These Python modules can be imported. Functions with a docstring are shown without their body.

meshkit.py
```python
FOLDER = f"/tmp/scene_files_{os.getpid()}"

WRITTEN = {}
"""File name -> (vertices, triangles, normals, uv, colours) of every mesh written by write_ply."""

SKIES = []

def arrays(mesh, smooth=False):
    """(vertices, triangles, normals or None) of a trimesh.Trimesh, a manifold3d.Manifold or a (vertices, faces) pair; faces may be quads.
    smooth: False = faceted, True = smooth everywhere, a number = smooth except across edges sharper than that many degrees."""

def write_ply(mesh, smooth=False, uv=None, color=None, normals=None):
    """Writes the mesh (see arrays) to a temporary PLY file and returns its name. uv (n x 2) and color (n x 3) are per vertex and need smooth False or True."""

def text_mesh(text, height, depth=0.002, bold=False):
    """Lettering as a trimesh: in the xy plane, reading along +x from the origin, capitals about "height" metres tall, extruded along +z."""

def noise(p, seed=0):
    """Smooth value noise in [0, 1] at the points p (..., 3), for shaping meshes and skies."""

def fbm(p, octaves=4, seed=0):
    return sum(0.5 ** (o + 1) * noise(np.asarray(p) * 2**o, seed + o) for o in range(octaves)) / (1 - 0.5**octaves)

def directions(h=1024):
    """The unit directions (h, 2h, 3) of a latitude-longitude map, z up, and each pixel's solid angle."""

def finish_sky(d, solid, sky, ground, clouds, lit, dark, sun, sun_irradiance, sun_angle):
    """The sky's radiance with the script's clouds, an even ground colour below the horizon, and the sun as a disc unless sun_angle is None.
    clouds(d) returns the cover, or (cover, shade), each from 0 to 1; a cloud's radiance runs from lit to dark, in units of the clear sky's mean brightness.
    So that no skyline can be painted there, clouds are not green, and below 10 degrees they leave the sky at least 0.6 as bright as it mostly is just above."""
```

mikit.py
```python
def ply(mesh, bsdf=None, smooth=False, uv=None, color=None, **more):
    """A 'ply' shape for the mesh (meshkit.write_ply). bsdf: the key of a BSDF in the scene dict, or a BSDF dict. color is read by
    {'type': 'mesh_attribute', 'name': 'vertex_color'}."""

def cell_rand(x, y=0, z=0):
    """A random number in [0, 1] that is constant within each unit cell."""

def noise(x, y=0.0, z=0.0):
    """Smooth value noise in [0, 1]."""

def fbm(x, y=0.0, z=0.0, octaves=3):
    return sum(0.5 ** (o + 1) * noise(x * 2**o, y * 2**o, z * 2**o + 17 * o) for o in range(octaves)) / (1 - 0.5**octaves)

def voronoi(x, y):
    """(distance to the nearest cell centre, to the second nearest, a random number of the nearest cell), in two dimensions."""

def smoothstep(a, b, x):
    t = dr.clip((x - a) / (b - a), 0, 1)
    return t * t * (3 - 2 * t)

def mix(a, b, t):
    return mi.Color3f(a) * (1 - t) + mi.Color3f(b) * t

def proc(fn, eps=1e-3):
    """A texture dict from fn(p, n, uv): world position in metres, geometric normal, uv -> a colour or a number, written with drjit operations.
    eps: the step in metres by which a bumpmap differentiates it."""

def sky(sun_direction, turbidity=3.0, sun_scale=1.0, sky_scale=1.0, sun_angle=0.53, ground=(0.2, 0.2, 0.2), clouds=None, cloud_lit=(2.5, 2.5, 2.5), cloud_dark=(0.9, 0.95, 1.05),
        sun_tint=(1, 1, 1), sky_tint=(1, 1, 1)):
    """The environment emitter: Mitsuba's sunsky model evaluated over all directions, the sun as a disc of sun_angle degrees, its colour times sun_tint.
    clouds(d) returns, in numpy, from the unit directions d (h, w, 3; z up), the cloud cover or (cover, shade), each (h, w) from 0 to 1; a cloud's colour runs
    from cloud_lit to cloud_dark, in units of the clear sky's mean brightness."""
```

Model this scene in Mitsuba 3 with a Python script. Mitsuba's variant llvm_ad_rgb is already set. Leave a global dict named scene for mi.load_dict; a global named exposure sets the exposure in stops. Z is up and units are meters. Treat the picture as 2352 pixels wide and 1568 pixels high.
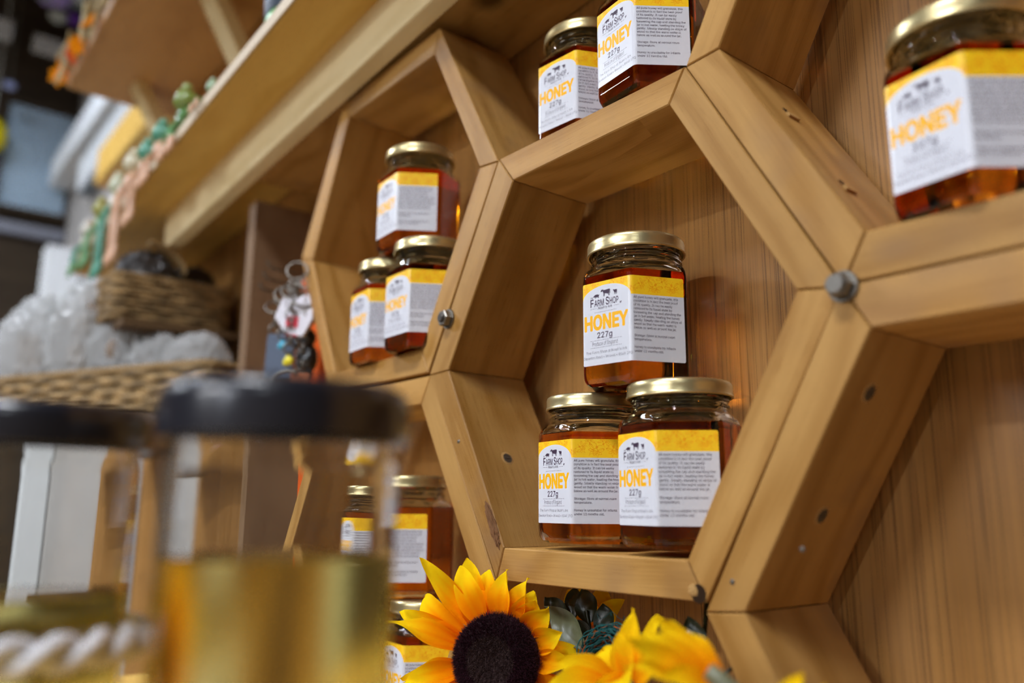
import math, random
import numpy as np
import trimesh
import drjit as dr
import mitsuba as mi
import mikit, meshkit
import manifold3d as m3
from shapely.geometry import Polygon, box as sbox, Point, LineString
from shapely import affinity
from shapely.ops import unary_union
from scipy.spatial import ConvexHull

T = mi.ScalarTransform4f
rng = np.random.default_rng(7)
random.seed(7)
scene, labels = {}, {}
S = 0.15                      # side of one hexagon, metres
def A(x, y, z):               # honeycomb units (x along the wall, y into the wall, z up from the middle hexagon) -> metres
    return np.array([S * x, S * y, 1.5 + S * z])

# ------------------------------------------------------------------ camera, lights, exposure
EYE = A(2.1062, -2.0242, -0.6018)
FWD = np.array([-0.76382425, 0.61362194, 0.20010153])
UP = np.array([0.15161052, -0.1307742, 0.97975117])
scene['camera'] = {'type': 'thinlens', 'fov': 2 * math.degrees(math.atan(0.5 / 0.80385)), 'fov_axis': 'x',
                   'aperture_radius': 0.0039, 'focus_distance': 0.455, 'near_clip': 0.01, 'far_clip': 50.0,
                   'to_world': T().look_at(origin=EYE.tolist(), target=(EYE + FWD).tolist(), up=UP.tolist())}
exposure = 1.38
# ceiling lamps of the shop: (centre, size x, size y, radiance)
LAMPS = [((-0.15, -3.3, 2.86), 0.60, 0.22, (60, 61, 64), 'white ceiling light panel far out over the shop floor, facing the honeycomb'),
         ((0.25, -0.95, 2.86), 0.60, 0.16, (30, 31, 33), 'white ceiling light panel nearest the honeycomb shelves'),
         ((-2.3, -1.5, 2.86), 0.30, 0.60, (31, 33, 36), 'white ceiling light panel towards the dark boarded wall'),
         ((1.9, -2.2, 2.86), 0.16, 0.60, (10, 11, 12), 'white ceiling light panel by the brown end wall'),
         ((-2.05, -0.55, 3.15), 0.34, 0.34, (17, 19, 22), 'high white ceiling light panel near the blue sheet window'),
         ((1.15, -5.9, 2.86), 0.10, 4.4, (34, 36, 40), 'long white strip light running away from the shelves, by the end wall'),
         ((-0.95, -5.9, 2.86), 0.10, 4.4, (30, 31, 33), 'long white strip light running away from the shelves, over the middle of the shop')]

# ------------------------------------------------------------------ materials
def rgb(r, g, b):             # from sRGB 0..255 to a linear colour
    return [((c / 255) / 12.92 if c / 255 < 0.04045 else ((c / 255 + 0.055) / 1.055) ** 2.4) for c in (r, g, b)]
def C3(v): return {'type': 'rgb', 'value': list(map(float, v))}
def mat(key, d):
    scene['mat_' + key] = d
    return 'mat_' + key
def plain(key, col, rough=0.5, spec=0.4, metallic=0.0, coat=0.0, sheen=0.0):
    return mat(key, {'type': 'twosided', 'b': {'type': 'principled', 'base_color': C3(col) if not isinstance(col, dict) else col,
               'roughness': rough, 'specular': spec, 'metallic': metallic, 'clearcoat': coat, 'clearcoat_gloss': 0.9, 'sheen': sheen}})
VC = {'type': 'mesh_attribute', 'name': 'vertex_color'}

def wood_fn(light, dark, stain, ring=230.0, knots=True):
    def fn(p, n, uv):
        u, v = uv.x, uv.y
        k = dr.floor(u / 10 + 0.5)
        ul = u - 10 * k
        r = mikit.cell_rand(k, 3); r2 = mikit.cell_rand(k, 7)
        kn = mi.Float(0)
        if knots:
            f1, f2, w = mikit.voronoi(ul * 5 + r * 37, v * 6 + r2 * 19)
            kn = dr.select(w > 0.72, mikit.smoothstep(0.11, 0.02, f1), 0.0)
            kw = dr.select(w > 0.72, mikit.smoothstep(0.5, 0.0, f1), 0.0)
        else:
            kw = mi.Float(0)
        warp = mikit.fbm(ul * 7 + r * 31, v * 22 + r2 * 11, r * 17, 3)
        rings = 0.5 + 0.5 * dr.sin(v * ring + warp * 15 + kw * 9 + r * 40)
        rings = rings * rings
        fine = mikit.noise(ul * 45, v * 2100 + warp * 20, r * 9)
        pores = mikit.smoothstep(0.66, 0.95, mikit.noise(ul * 90, v * 3100, r * 5 + 2))
        blotch = mikit.fbm(ul * 16 + 5 * r, v * 34 + 9 * r2, r * 3, 3)
        t = dr.clip(0.40 * rings + 0.30 * fine + 0.38 * pores + 0.55 * (blotch - 0.45), 0, 1)
        c = mikit.mix(light, dark, t)
        c = mikit.mix(c, stain, 0.55 * mikit.smoothstep(0.60, 0.80, mikit.fbm(ul * 22 + r * 50, v * 26 + 3, r2 * 8, 3)))
        c = mikit.mix(c, mi.Color3f(dark) * 0.35, kn)
        return c * (0.86 + 0.24 * r)
    return fn
HONEYWOOD = wood_fn((0.495, 0.277, 0.082), (0.290, 0.128, 0.018), (0.26, 0.145, 0.07))
PALEWOOD = wood_fn((0.76, 0.64, 0.38), (0.66, 0.52, 0.26), (0.68, 0.53, 0.28), 120.0, False)
SHELFWOOD = wood_fn((0.70, 0.45, 0.115), (0.55, 0.31, 0.05), (0.55, 0.33, 0.08), 140.0, False)
def wood(key, fn, rough=0.5, spec=0.35):
    return mat(key, {'type': 'twosided', 'b': {'type': 'principled', 'base_color': mikit.proc(fn), 'roughness': rough, 'specular': spec}})
UPPERWOOD = wood_fn((0.56, 0.34, 0.14), (0.40, 0.22, 0.085), (0.48, 0.28, 0.12), 60.0, False)
wood('uppershelf', UPPERWOOD, 0.6, 0.3)
wood('honeywood', HONEYWOOD, 0.5, 0.28); wood('palewood', PALEWOOD, 0.6, 0.3); wood('shelfwood', SHELFWOOD, 0.55, 0.3)

def panel_fn(p, n, uv):       # plywood veneer with fine upright pores
    x, z = p.x, p.z
    wx = x + 0.004 * mikit.fbm(x * 9, z * 4, 1.0, 2)
    band = mikit.fbm(wx * 55, z * 2.2, 3.0, 3)
    fine = mikit.noise(wx * 900, z * 12, 1.0)
    pores = mikit.smoothstep(0.56, 0.90, mikit.noise(wx * 1900, z * 17, 5.0))
    c = mikit.mix((0.47, 0.245, 0.075), (0.33, 0.155, 0.034), dr.clip(1.4 * (band - 0.28), 0, 1))
    c = mikit.mix(c, (0.24, 0.11, 0.04), 0.35 * fine)
    c = mikit.mix(c, (0.07, 0.028, 0.010), 0.5 * pores)
    f1, f2, w = mikit.voronoi(x * 6 + 0.3, z * 5 + 0.9)
    return mikit.mix(c, (0.06, 0.02, 0.008), dr.select(w > 0.62, 0.8 * mikit.smoothstep(0.035, 0.008, f1), 0.0))
def panel_bump(p, n, uv):
    return mikit.noise(p.x * 980, p.z * 17, 5.0)
mat('panel', {'type': 'twosided', 'b': {'type': 'principled', 'base_color': mikit.proc(panel_fn), 'roughness': 0.30, 'specular': 0.6}})
def darkboards_fn(p, n, uv):
    t = mikit.fbm(p.y * 6, p.z * 30, p.x * 3, 3)
    return mikit.mix((0.060, 0.040, 0.022), (0.022, 0.015, 0.010), t)
mat('darkboards', {'type': 'twosided', 'b': {'type': 'principled', 'base_color': mikit.proc(darkboards_fn), 'roughness': 0.8, 'specular': 0.2}})
def plaster_fn(p, n, uv):
    return mikit.mix((0.44, 0.42, 0.40), (0.36, 0.34, 0.32), mikit.fbm(p.x * 5, p.y * 5, p.z * 5, 3))
mat('plaster', {'type': 'twosided', 'b': {'type': 'diffuse', 'reflectance': mikit.proc(plaster_fn)}})
def concrete_fn(p, n, uv):
    return mikit.mix((0.42, 0.35, 0.28), (0.31, 0.26, 0.21), mikit.fbm(p.x * 4, p.y * 4, p.z * 4, 4))
mat('concrete', {'type': 'twosided', 'b': {'type': 'diffuse', 'reflectance': mikit.proc(concrete_fn)}})
plain('dimwall', (0.13, 0.10, 0.075), 0.8, 0.2); plain('lampwhite', (0.8, 0.8, 0.8)); plain('whitepaint', (0.75, 0.77, 0.78), 0.4); plain('greypaint', (0.14, 0.17, 0.20), 0.5)
plain('bluesheet', (0.48, 0.60, 0.70), 0.35)
mat('lampface', {'type': 'diffuse', 'reflectance': C3((0.8, 0.8, 0.8))})
mat('glass', {'type': 'dielectric', 'int_ior': 1.5, 'ext_ior': 1.0, 'specular_transmittance': C3((0.985, 0.99, 0.975))})
mat('cavity', {'type': 'dielectric', 'int_ior': 1.0, 'ext_ior': 1.5})
mat('honey', {'type': 'dielectric', 'int_ior': 1.49, 'ext_ior': 1.5, 'specular_transmittance': C3((0.945, 0.525, 0.105))})
mat('pale_syrup', {'type': 'roughdielectric', 'alpha': 0.36, 'int_ior': 1.38, 'ext_ior': 1.5, 'specular_transmittance': C3((0.97, 0.91, 0.54))})
mat('gold', {'type': 'twosided', 'b': {'type': 'principled', 'base_color': C3((0.76, 0.63, 0.33)), 'metallic': 0.9, 'roughness': 0.30, 'specular': 0.5}})
plain('paper', VC, 0.32, 0.5, coat=0.5); plain('ink', VC, 0.4, 0.4)
plain('steel', (0.24, 0.225, 0.20), 0.42, 0.5, metallic=1.0); plain('dark_steel', (0.10, 0.09, 0.08), 0.4, 0.5, metallic=0.8)
plain('black_lid', (0.010, 0.011, 0.018), 0.22, 0.6, coat=0.8)
plain('hole', (0.03, 0.016, 0.008), 0.9, 0.1); plain('rawwood', (0.42, 0.25, 0.09), 0.8, 0.1)
mat('petal', {'type': 'principledthin', 'base_color': VC, 'roughness': 0.6, 'diff_trans': 0.55, 'spec_trans': 0.0})
mat('leaf', {'type': 'twosided', 'b': {'type': 'principled', 'base_color': VC, 'roughness': 0.38, 'specular': 0.5}})
plain('fuzz', VC, 0.8, 0.25, sheen=0.6)
plain('twine', VC, 0.85, 0.2)
plain('wicker', VC, 0.65, 0.3)
mat('cellophane', {'type': 'principledthin', 'base_color': C3((0.86, 0.88, 0.89)), 'roughness': 0.16, 'diff_trans': 0.9, 'spec_trans': 0.45, 'eta': 1.5})
plain('black_plastic', (0.018, 0.017, 0.018), 0.25, 0.6, coat=0.6)
plain('glaze', VC, 0.18, 0.6, coat=1.0)
plain('matte', VC, 0.7, 0.3)
wood('midwood', wood_fn((0.26, 0.16, 0.085), (0.18, 0.10, 0.05), (0.2, 0.12, 0.06), 60.0, False), 0.6, 0.3); wood('edgewood', wood_fn((0.56, 0.46, 0.32), (0.48, 0.38, 0.25), (0.5, 0.39, 0.26), 120.0, False), 0.6, 0.3)
wood('darkwood', wood_fn((0.12, 0.07, 0.03), (0.07, 0.04, 0.02), (0.09, 0.05, 0.03), 60.0, False), 0.6, 0.3)
plain('potgreen', rgb(120, 190, 120), 0.3, 0.5, coat=0.5); plain('slate', rgb(44, 56, 70), 0.6, 0.3); plain('chalk', rgb(206, 220, 236), 0.8, 0.2)
plain('greyrail', rgb(120, 122, 132), 0.5); plain('pinkpaint', rgb(214, 172, 164), 0.6); plain('sheetwhite', rgb(196, 204, 220), 0.6)

# ------------------------------------------------------------------ helpers
def numbered(key):
    if key not in scene and key not in labels and not any(k.startswith(key + '__') for k in scene): return key
    n = 1
    while True:
        k = f'{key}_{n:03d}'
        if k not in scene and k not in labels and not any(q.startswith(k + '__') for q in scene): return k
        n += 1
def thing(name, label, cat, group=None, kind=None):
    key = numbered(name)
    labels[key] = {'label': label, 'category': cat}
    if group: labels[key]['group'] = group
    if kind: labels[key]['kind'] = kind
    return key
def put(key, shape, label=None, kind=None):       # a part (or a thing of one mesh) under a free key
    key = key if key in labels and key not in scene else numbered(key)
    scene[key] = shape
    if label or kind:
        labels.setdefault(key, {})
        if label: labels[key]['label'] = label
        if kind: labels[key]['kind'] = kind
    return key
def part(t, name, mesh, m, label=None, kind=None, **kw):
    return put(t + '__' + name, mikit.ply(mesh, 'mat_' + m, **kw), label, kind)
def struct(name, mesh, m, label, parent=None, **kw):
    key = put(name if parent is None else parent + '__' + name, mikit.ply(mesh, 'mat_' + m, **kw))
    if parent is None: labels[key] = {'label': label, 'kind': 'structure'}
    return key
def cat(*ms): return trimesh.util.concatenate([m for m in ms])
def boxm(lo, hi):
    lo, hi = np.minimum(lo, hi), np.maximum(lo, hi)
    m = trimesh.creation.box(extents=hi - lo); m.apply_translation((lo + hi) / 2); return m
def tube(pts, r, sides=8, closed=False):
    p = np.asarray(pts, float)
    t = (np.roll(p, -1, 0) - np.roll(p, 1, 0)) if closed else np.gradient(p, axis=0)
    t /= np.linalg.norm(t, axis=1, keepdims=True) + 1e-12
    ref = np.array([0.31, 0.2, 0.93]); a = np.cross(t, ref)
    bad = np.linalg.norm(a, axis=1) < 0.15
    a[bad] = np.cross(t[bad], [1.0, 0.1, 0])
    a /= np.linalg.norm(a, axis=1, keepdims=True); b = np.cross(t, a)
    rr = np.broadcast_to(r, (len(p),))
    ang = np.arange(sides) * 2 * np.pi / sides
    v = (p[:, None] + rr[:, None, None] * (np.cos(ang)[None, :, None] * a[:, None] + np.sin(ang)[None, :, None] * b[:, None])).reshape(-1, 3)
    f = []
    n = len(p)
    for i in range(n if closed else n - 1):
        j = (i + 1) % n
        for k in range(sides):
            l = (k + 1) % sides
            f += [[i * sides + k, i * sides + l, j * sides + l], [i * sides + k, j * sides + l, j * sides + k]]
    if not closed:
        for e, base in ((0, 0), (1, (n - 1) * sides)):
            c = len(v); v = np.vstack([v, p[0] if e == 0 else p[-1]])
            for k in range(sides):
                l = (k + 1) % sides
                f.append([c, base + l, base + k] if e == 0 else [c, base + k, base + l])
    return trimesh.Trimesh(v, f, process=False)
def loft(rings, cap0=True, cap1=True):
    rings = [np.asarray(r, float) for r in rings]; n = len(rings[0]); v = np.vstack(rings); f = []
    for i in range(len(rings) - 1):
        for k in range(n):
            l = (k + 1) % n; a, b, c, d = i * n + k, i * n + l, (i + 1) * n + l, (i + 1) * n + k
            f += [[a, b, c], [a, c, d]]
    if cap0:
        c = len(v); v = np.vstack([v, rings[0].mean(0)]); f += [[c, (k + 1) % n, k] for k in range(n)]
    if cap1:
        c = len(v); v = np.vstack([v, rings[-1].mean(0)]); b = (len(rings) - 1) * n; f += [[c, b + k, b + (k + 1) % n] for k in range(n)]
    return trimesh.Trimesh(v, f, process=False)
def lathe(prof, n=64):
    a = np.arange(n) * 2 * np.pi / n; cs = np.stack([np.cos(a), np.sin(a)], 1)
    return loft([np.column_stack([cs * max(r, 1e-5), np.full(n, z)]) for r, z in prof], False, False)
def ell(c, r, sub=3):
    m = trimesh.creation.icosphere(subdivisions=sub); m.apply_scale(r); m.apply_translation(c); return m
def move(m, to=(0, 0, 0), rz=0.0):
    m = m.copy()
    if rz: m.apply_transform(trimesh.transformations.rotation_matrix(rz, [0, 0, 1]))
    m.apply_translation(to); return m
def colr(m, c): return np.tile(np.asarray(c, float), (len(m.vertices), 1))
def frame_of(d, up=(0, 0, 1)):
    d = np.asarray(d, float); d = d / np.linalg.norm(d)
    a = np.cross(up, d)
    if np.linalg.norm(a) < 1e-3: a = np.cross([1, 0, 0], d)
    a /= np.linalg.norm(a); return a, np.cross(d, a), d

class Soup:                   # flat faces with their own corners and uv (u along the grain)
    def __init__(self): self.v, self.f, self.uv = [], [], []
    def poly(self, pts, uv):
        b = len(self.v); self.v += [list(p) for p in pts]; self.uv += [list(q) for q in uv]
        for i in range(1, len(pts) - 1): self.f.append([b, b + i, b + i + 1])
    def ply(self, m): return mikit.ply((np.array(self.v), np.array(self.f)), 'mat_' + m, uv=np.array(self.uv))
GRAIN = [0]
def prism_soup(front, depth_vec, axis, cham=0.0007):
    """A board: its front outline (3-D points, counter-clockwise seen from the front), its depth, and the way its grain runs."""
    s = Soup(); GRAIN[0] += 1; k = 10.0 * GRAIN[0]
    F = np.asarray(front, float); d = np.asarray(depth_vec, float); n = len(F); dl = np.linalg.norm(d); dn = d / dl
    ax = np.asarray(axis, float) / np.linalg.norm(axis); o = F.mean(0)
    cen = F.mean(0)
    ins = []
    for i in range(n):
        e1 = F[i] - F[i - 1]; e2 = F[(i + 1) % n] - F[i]; e1 /= np.linalg.norm(e1); e2 /= np.linalg.norm(e2)
        w = e2 - e1; w /= np.linalg.norm(w) + 1e-12
        s_ = np.linalg.norm(np.cross(e1, w)) + 0.2
        ins.append(F[i] + w * cham / s_ * (1 if np.dot(w, cen - F[i]) > 0 else -1))
    ins = np.array(ins); F1 = F + dn * cham; B0 = F + d - dn * cham; Bi = ins + d
    def uv(P, nrm, off):
        c = np.cross(nrm, ax); c /= np.linalg.norm(c) + 1e-9
        return [((p - o) @ ax + k, (p - o) @ c + off) for p in P]
    s.poly(ins, uv(ins, dn, 0.0)); s.poly(Bi[::-1], uv(Bi[::-1], dn, 0.9))
    for i in range(n):
        j = (i + 1) % n; e = F[j] - F[i]; nr = np.cross(e, d); nr /= np.linalg.norm(nr)
        end = abs(e @ ax) / np.linalg.norm(e) < 0.7
        q = [F1[i], B0[i], B0[j], F1[j]]
        s.poly(q, [((a[0] - k) * 0.02 + k, a[1]) for a in uv(q, nr, 0.2 * (i + 1))] if end else uv(q, nr, 0.2 * (i + 1)))
        q = [ins[i], F1[i], F1[j], ins[j]]; s.poly(q, uv(q, dn, 0.0))
        q = [B0[i], Bi[i], Bi[j], B0[j]]; s.poly(q, uv(q, dn, 0.9))
    return s
def plank(lo, hi, axis=(1, 0, 0), cham=0.001):
    lo, hi = np.minimum(lo, hi), np.maximum(lo, hi)
    F = [(lo[0], lo[1], lo[2]), (hi[0], lo[1], lo[2]), (hi[0], lo[1], hi[2]), (lo[0], lo[1], hi[2])]
    return prism_soup(F, (0, hi[1] - lo[1], 0), axis, cham)

# ------------------------------------------------------------------ the setting
PY = 0.53                                             # the plywood back, in honeycomb units into the wall
WX0, WX1 = -7.55, 8.0
struct('floor', boxm((-3.6, -8.9, -0.1), (3.2, 2.2, 0.0)), 'concrete', 'grey concrete shop floor')
struct('wall_back', boxm(A(WX0, PY, -10), A(WX1, PY + 0.1, 9.5)), 'panel', 'brown plywood panel with upright grain behind the honeycomb shelves')
struct('wall_left', boxm((-3.34, -8.8, 0), (-3.22, 2.2, 3.6)), 'darkboards', 'dark brown boarded wall at the far end of the shop')
struct('wall_rear', boxm(A(-21.4, 1.75, -10), A(WX1, 1.95, 14)), 'plaster', 'pale plaster wall seen past the end of the plywood')
struct('wall_front', boxm((-3.6, -8.9, 0), (3.2, -8.8, 3.6)), 'dimwall', 'brown wall on the other side of the shop')
struct('wall_right', boxm((2.9, -8.8, 0), (3.0, 2.2, 3.6)), 'dimwall', 'brown wall at the near end of the shop')
struct('ceiling', boxm((-3.6, -8.9, 3.6), (3.2, 2.2, 3.7)), 'darkboards', 'dark boarded roof')
for i, yy in enumerate((-7.2, -4.8, -2.6, -1.2, -0.06)):
    k = put('beam', mikit.ply(boxm((-3.22, yy - 0.05, 3.42), (2.9, yy + 0.05, 3.6)), 'mat_darkboards'))
    labels[k] = {'label': 'dark roof beam running the length of the shop', 'kind': 'structure', 'group': 'dark roof beams'}
for c, sx, sy, rad, lb in LAMPS:
    t = thing('ceiling_light', lb, 'ceiling light', 'ceiling light panels')
    c = np.array(c)
    part(t, 'housing', boxm(c + (-sx / 2 - 0.02, -sy / 2 - 0.02, 0.012), c + (sx / 2 + 0.02, sy / 2 + 0.02, 0.06)), 'lampwhite')
    d = trimesh.Trimesh([c + (-sx / 2, -sy / 2, 0), c + (-sx / 2, sy / 2, 0), c + (sx / 2, sy / 2, 0), c + (sx / 2, -sy / 2, 0)], [[0, 1, 2], [0, 2, 3]], process=False)
    scene[t + '__diffuser'] = mikit.ply(d, 'mat_lampface', emitter={'type': 'area', 'radiance': C3(rad)})
    [part(t, 'cord', tube([c + (q * sx / 3, q * sy / 3, 0.06), c + (q * sx / 3, q * sy / 3, 3.6 - c[2])], 0.004, 6), 'lampwhite') for q in (-1, 1)]

# ------------------------------------------------------------------ honeycomb
s3 = math.sqrt(3)
ANG = {'R': 0, 'TR': 60, 'TL': 120, 'L': 180, 'BL': 240, 'BR': 300}
ORDER = ['R', 'TR', 'TL', 'L', 'BL', 'BR']
HEX = {'C': (0, 0), 'UL': (-1.5 - .0054, s3 / 2 + .0083), 'LL': (-1.5 - .0018, -s3 / 2 - .0077), 'UR': (1.5 + .005, s3 / 2 + .0018), 'LR': (1.5 - .0004, -s3 / 2 - .0189)}
TH, DEP = 0.1187, 0.4319
TWEAK = {('C','TL','i'):(0.0162,-0.0021), ('C','TR','i'):(-0.0042,0.0017), ('C','R','i'):(-0.0001,0.0082), ('C','BR','i'):(0.0067,-0.0015), ('C','BL','i'):(-0.0240,0.0010), ('C','L','i'):(0.0002,-0.0015),
  ('C','TL','o'):(-0.0118,0.0056), ('C','TR','o'):(-0.0003,-0.0068), ('C','BR','o'):(0.0040,0.0007), ('C','BL','o'):(0.0001,-0.0029), ('C','L','o'):(-0.0124,-0.0066), ('C','R','o'):(-0.0010,-0.0102),
  ('UL','R','i'):(-0.0074,0.0075), ('UL','BR','i'):(-0.0150,0.0027), ('UL','BL','i'):(-0.0118,-0.0102), ('UL','L','i'):(0.0432,-0.0238), ('UL','BR','o'):(-0.0185,0.0015), ('UL','BL','o'):(0.0005,0.0092), ('UL','L','o'):(0.0232,0.0245), ('UL','R','o'):(-0.0133,-0.0078), ('UL','TR','i'):(0.0294,-0.0100),
  ('LL','TR','i'):(-0.0047,-0.0056), ('LL','R','o'):(-0.0074,0.0036), ('UR','L','o'):(0.0054,-0.0122), ('UR','L','i'):(-0.0032,-0.0076), ('UR','BL','i'):(0.0002,0.0049), ('LR','TL','i'):(-0.0006,0.0035), ('LR','L','i'):(-0.0004,0.0042), ('LR','L','o'):(0.0124,-0.0077)}
def hv(h, v, io):
    r = {'UR': 1.006, 'LR': 1.011}.get(h, 0.9995) if io == 'o' else 1 - 2 * TH / s3
    a = math.radians(ANG[v]); dx, dz = TWEAK.get((h, v, io), (0, 0))
    return np.array([HEX[h][0] + r * math.cos(a) + dx, HEX[h][1] + r * math.sin(a) + dz])
HEXLABEL = {'C': 'middle wooden hexagon shelf with a whole pyramid of three honey jars', 'UL': 'wooden hexagon shelf just below the pale batten, holding three jars',
            'LL': 'wooden hexagon shelf partly hidden behind the big sunflower and the jar of pale syrup', 'UR': 'wooden hexagon shelf holding the single large honey jar at the edge of the picture',
            'LR': 'empty wooden hexagon shelf below the bolt, showing bare plywood'}
HKEY = {}
for h in HEX:
    t = thing('hexagon_shelf', HEXLABEL[h], 'shelf', 'hexagon shelves'); HKEY[h] = t
    for i in range(6):
        a, b = ORDER[i], ORDER[(i + 1) % 6]
        Oa, Ob, Ia, Ib = hv(h, a, 'o'), hv(h, b, 'o'), hv(h, a, 'i'), hv(h, b, 'i')
        d = (Ob - Oa) / np.linalg.norm(Ob - Oa); g = 0.0021
        Oa, Ia = Oa + d * g, Ia + d * g; Ob, Ib = Ob - d * g, Ib - d * g
        F = [A(p[0], 0, p[1]) for p in (Oa, Ob, Ib, Ia)]
        # seen from the front (-y) this order must turn counter-clockwise
        if np.cross(F[1] - F[0], F[2] - F[0])[1] > 0: F = F[::-1]
        scene[numbered(t + '__board')] = prism_soup(F, (0, S * DEP, 0), F[1] - F[0] if abs(np.dot(F[1] - F[0], A(d[0], 0, d[1]) - A(0, 0, 0))) > abs(np.dot(F[2] - F[1], A(d[0], 0, d[1]) - A(0, 0, 0))) else F[2] - F[1]).ply('honeywood')

def disc_at(c, nrm, prof, n=24):
    m = lathe(prof, n); a, b, d = frame_of(nrm)
    M = np.eye(4); M[:3, 0], M[:3, 1], M[:3, 2], M[:3, 3] = a, b, d, c
    m.apply_transform(M); return m
def hexprism(r0, r1, h, ch=0.15):
    a = np.arange(6) * np.pi / 3
    ring = lambda r, z: np.column_stack([r * np.cos(a), r * np.sin(a), np.full(6, z)])
    return loft([ring(r0, 0), ring(r0, h * (1 - ch)), ring(r1 * 0.9, h)], True, True)
def orient(m, c, nrm):
    a, b, d = frame_of(nrm); M = np.eye(4); M[:3, 0], M[:3, 1], M[:3, 2], M[:3, 3] = a, b, d, c
    m = m.copy(); m.apply_transform(M); return m
# bolt at the right corner of the middle hexagon, nut on the joint to its upper neighbour
bolt = thing('bolt', 'steel bolt head with a washer where three hexagons meet beside the empty one', 'bolt')
bc = A(1.004, -0.002, -0.012)
part(bolt, 'washer', disc_at(bc, (0, -1, 0), [(0.0, 0), (0.0064, 0), (0.0066, 0.0006), (0.0064, 0.0014), (0.0, 0.0014)]), 'steel', smooth=30)
part(bolt, 'head', orient(cat(hexprism(0.0052, 0.0050, 0.0048), disc_at((0, 0, 0.0045), (0, 0, 1), [(0, 0), (0.0040, 0), (0.0042, 0.0012), (0.0036, 0.0018), (0, 0.0018)])), bc + (0, -0.0014, 0), (0, -1, 0)), 'steel', smooth=25)
nut = thing('hex_nut', 'small steel nut on a bolt end between the two left hexagon shelves', 'nut')
nc = A(-0.8635, -0.002, 0.2300)
part(nut, 'washer', disc_at(nc, (0, -1, 0), [(0.0, 0), (0.0066, 0), (0.0066, 0.001), (0.0, 0.001)]), 'steel', smooth=30)
part(nut, 'body', orient(hexprism(0.0056, 0.0054, 0.0050), nc + (0, -0.001, 0), (0, -1, 0)), 'steel', smooth=20)
part(nut, 'bolt_end', disc_at(nc + (0, -0.0059, 0), (0, -1, 0), [(0, 0), (0.0031, 0), (0.0031, 0.0008), (0.0025, 0.0016), (0, 0.0016)]), 'dark_steel', smooth=30)
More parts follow.
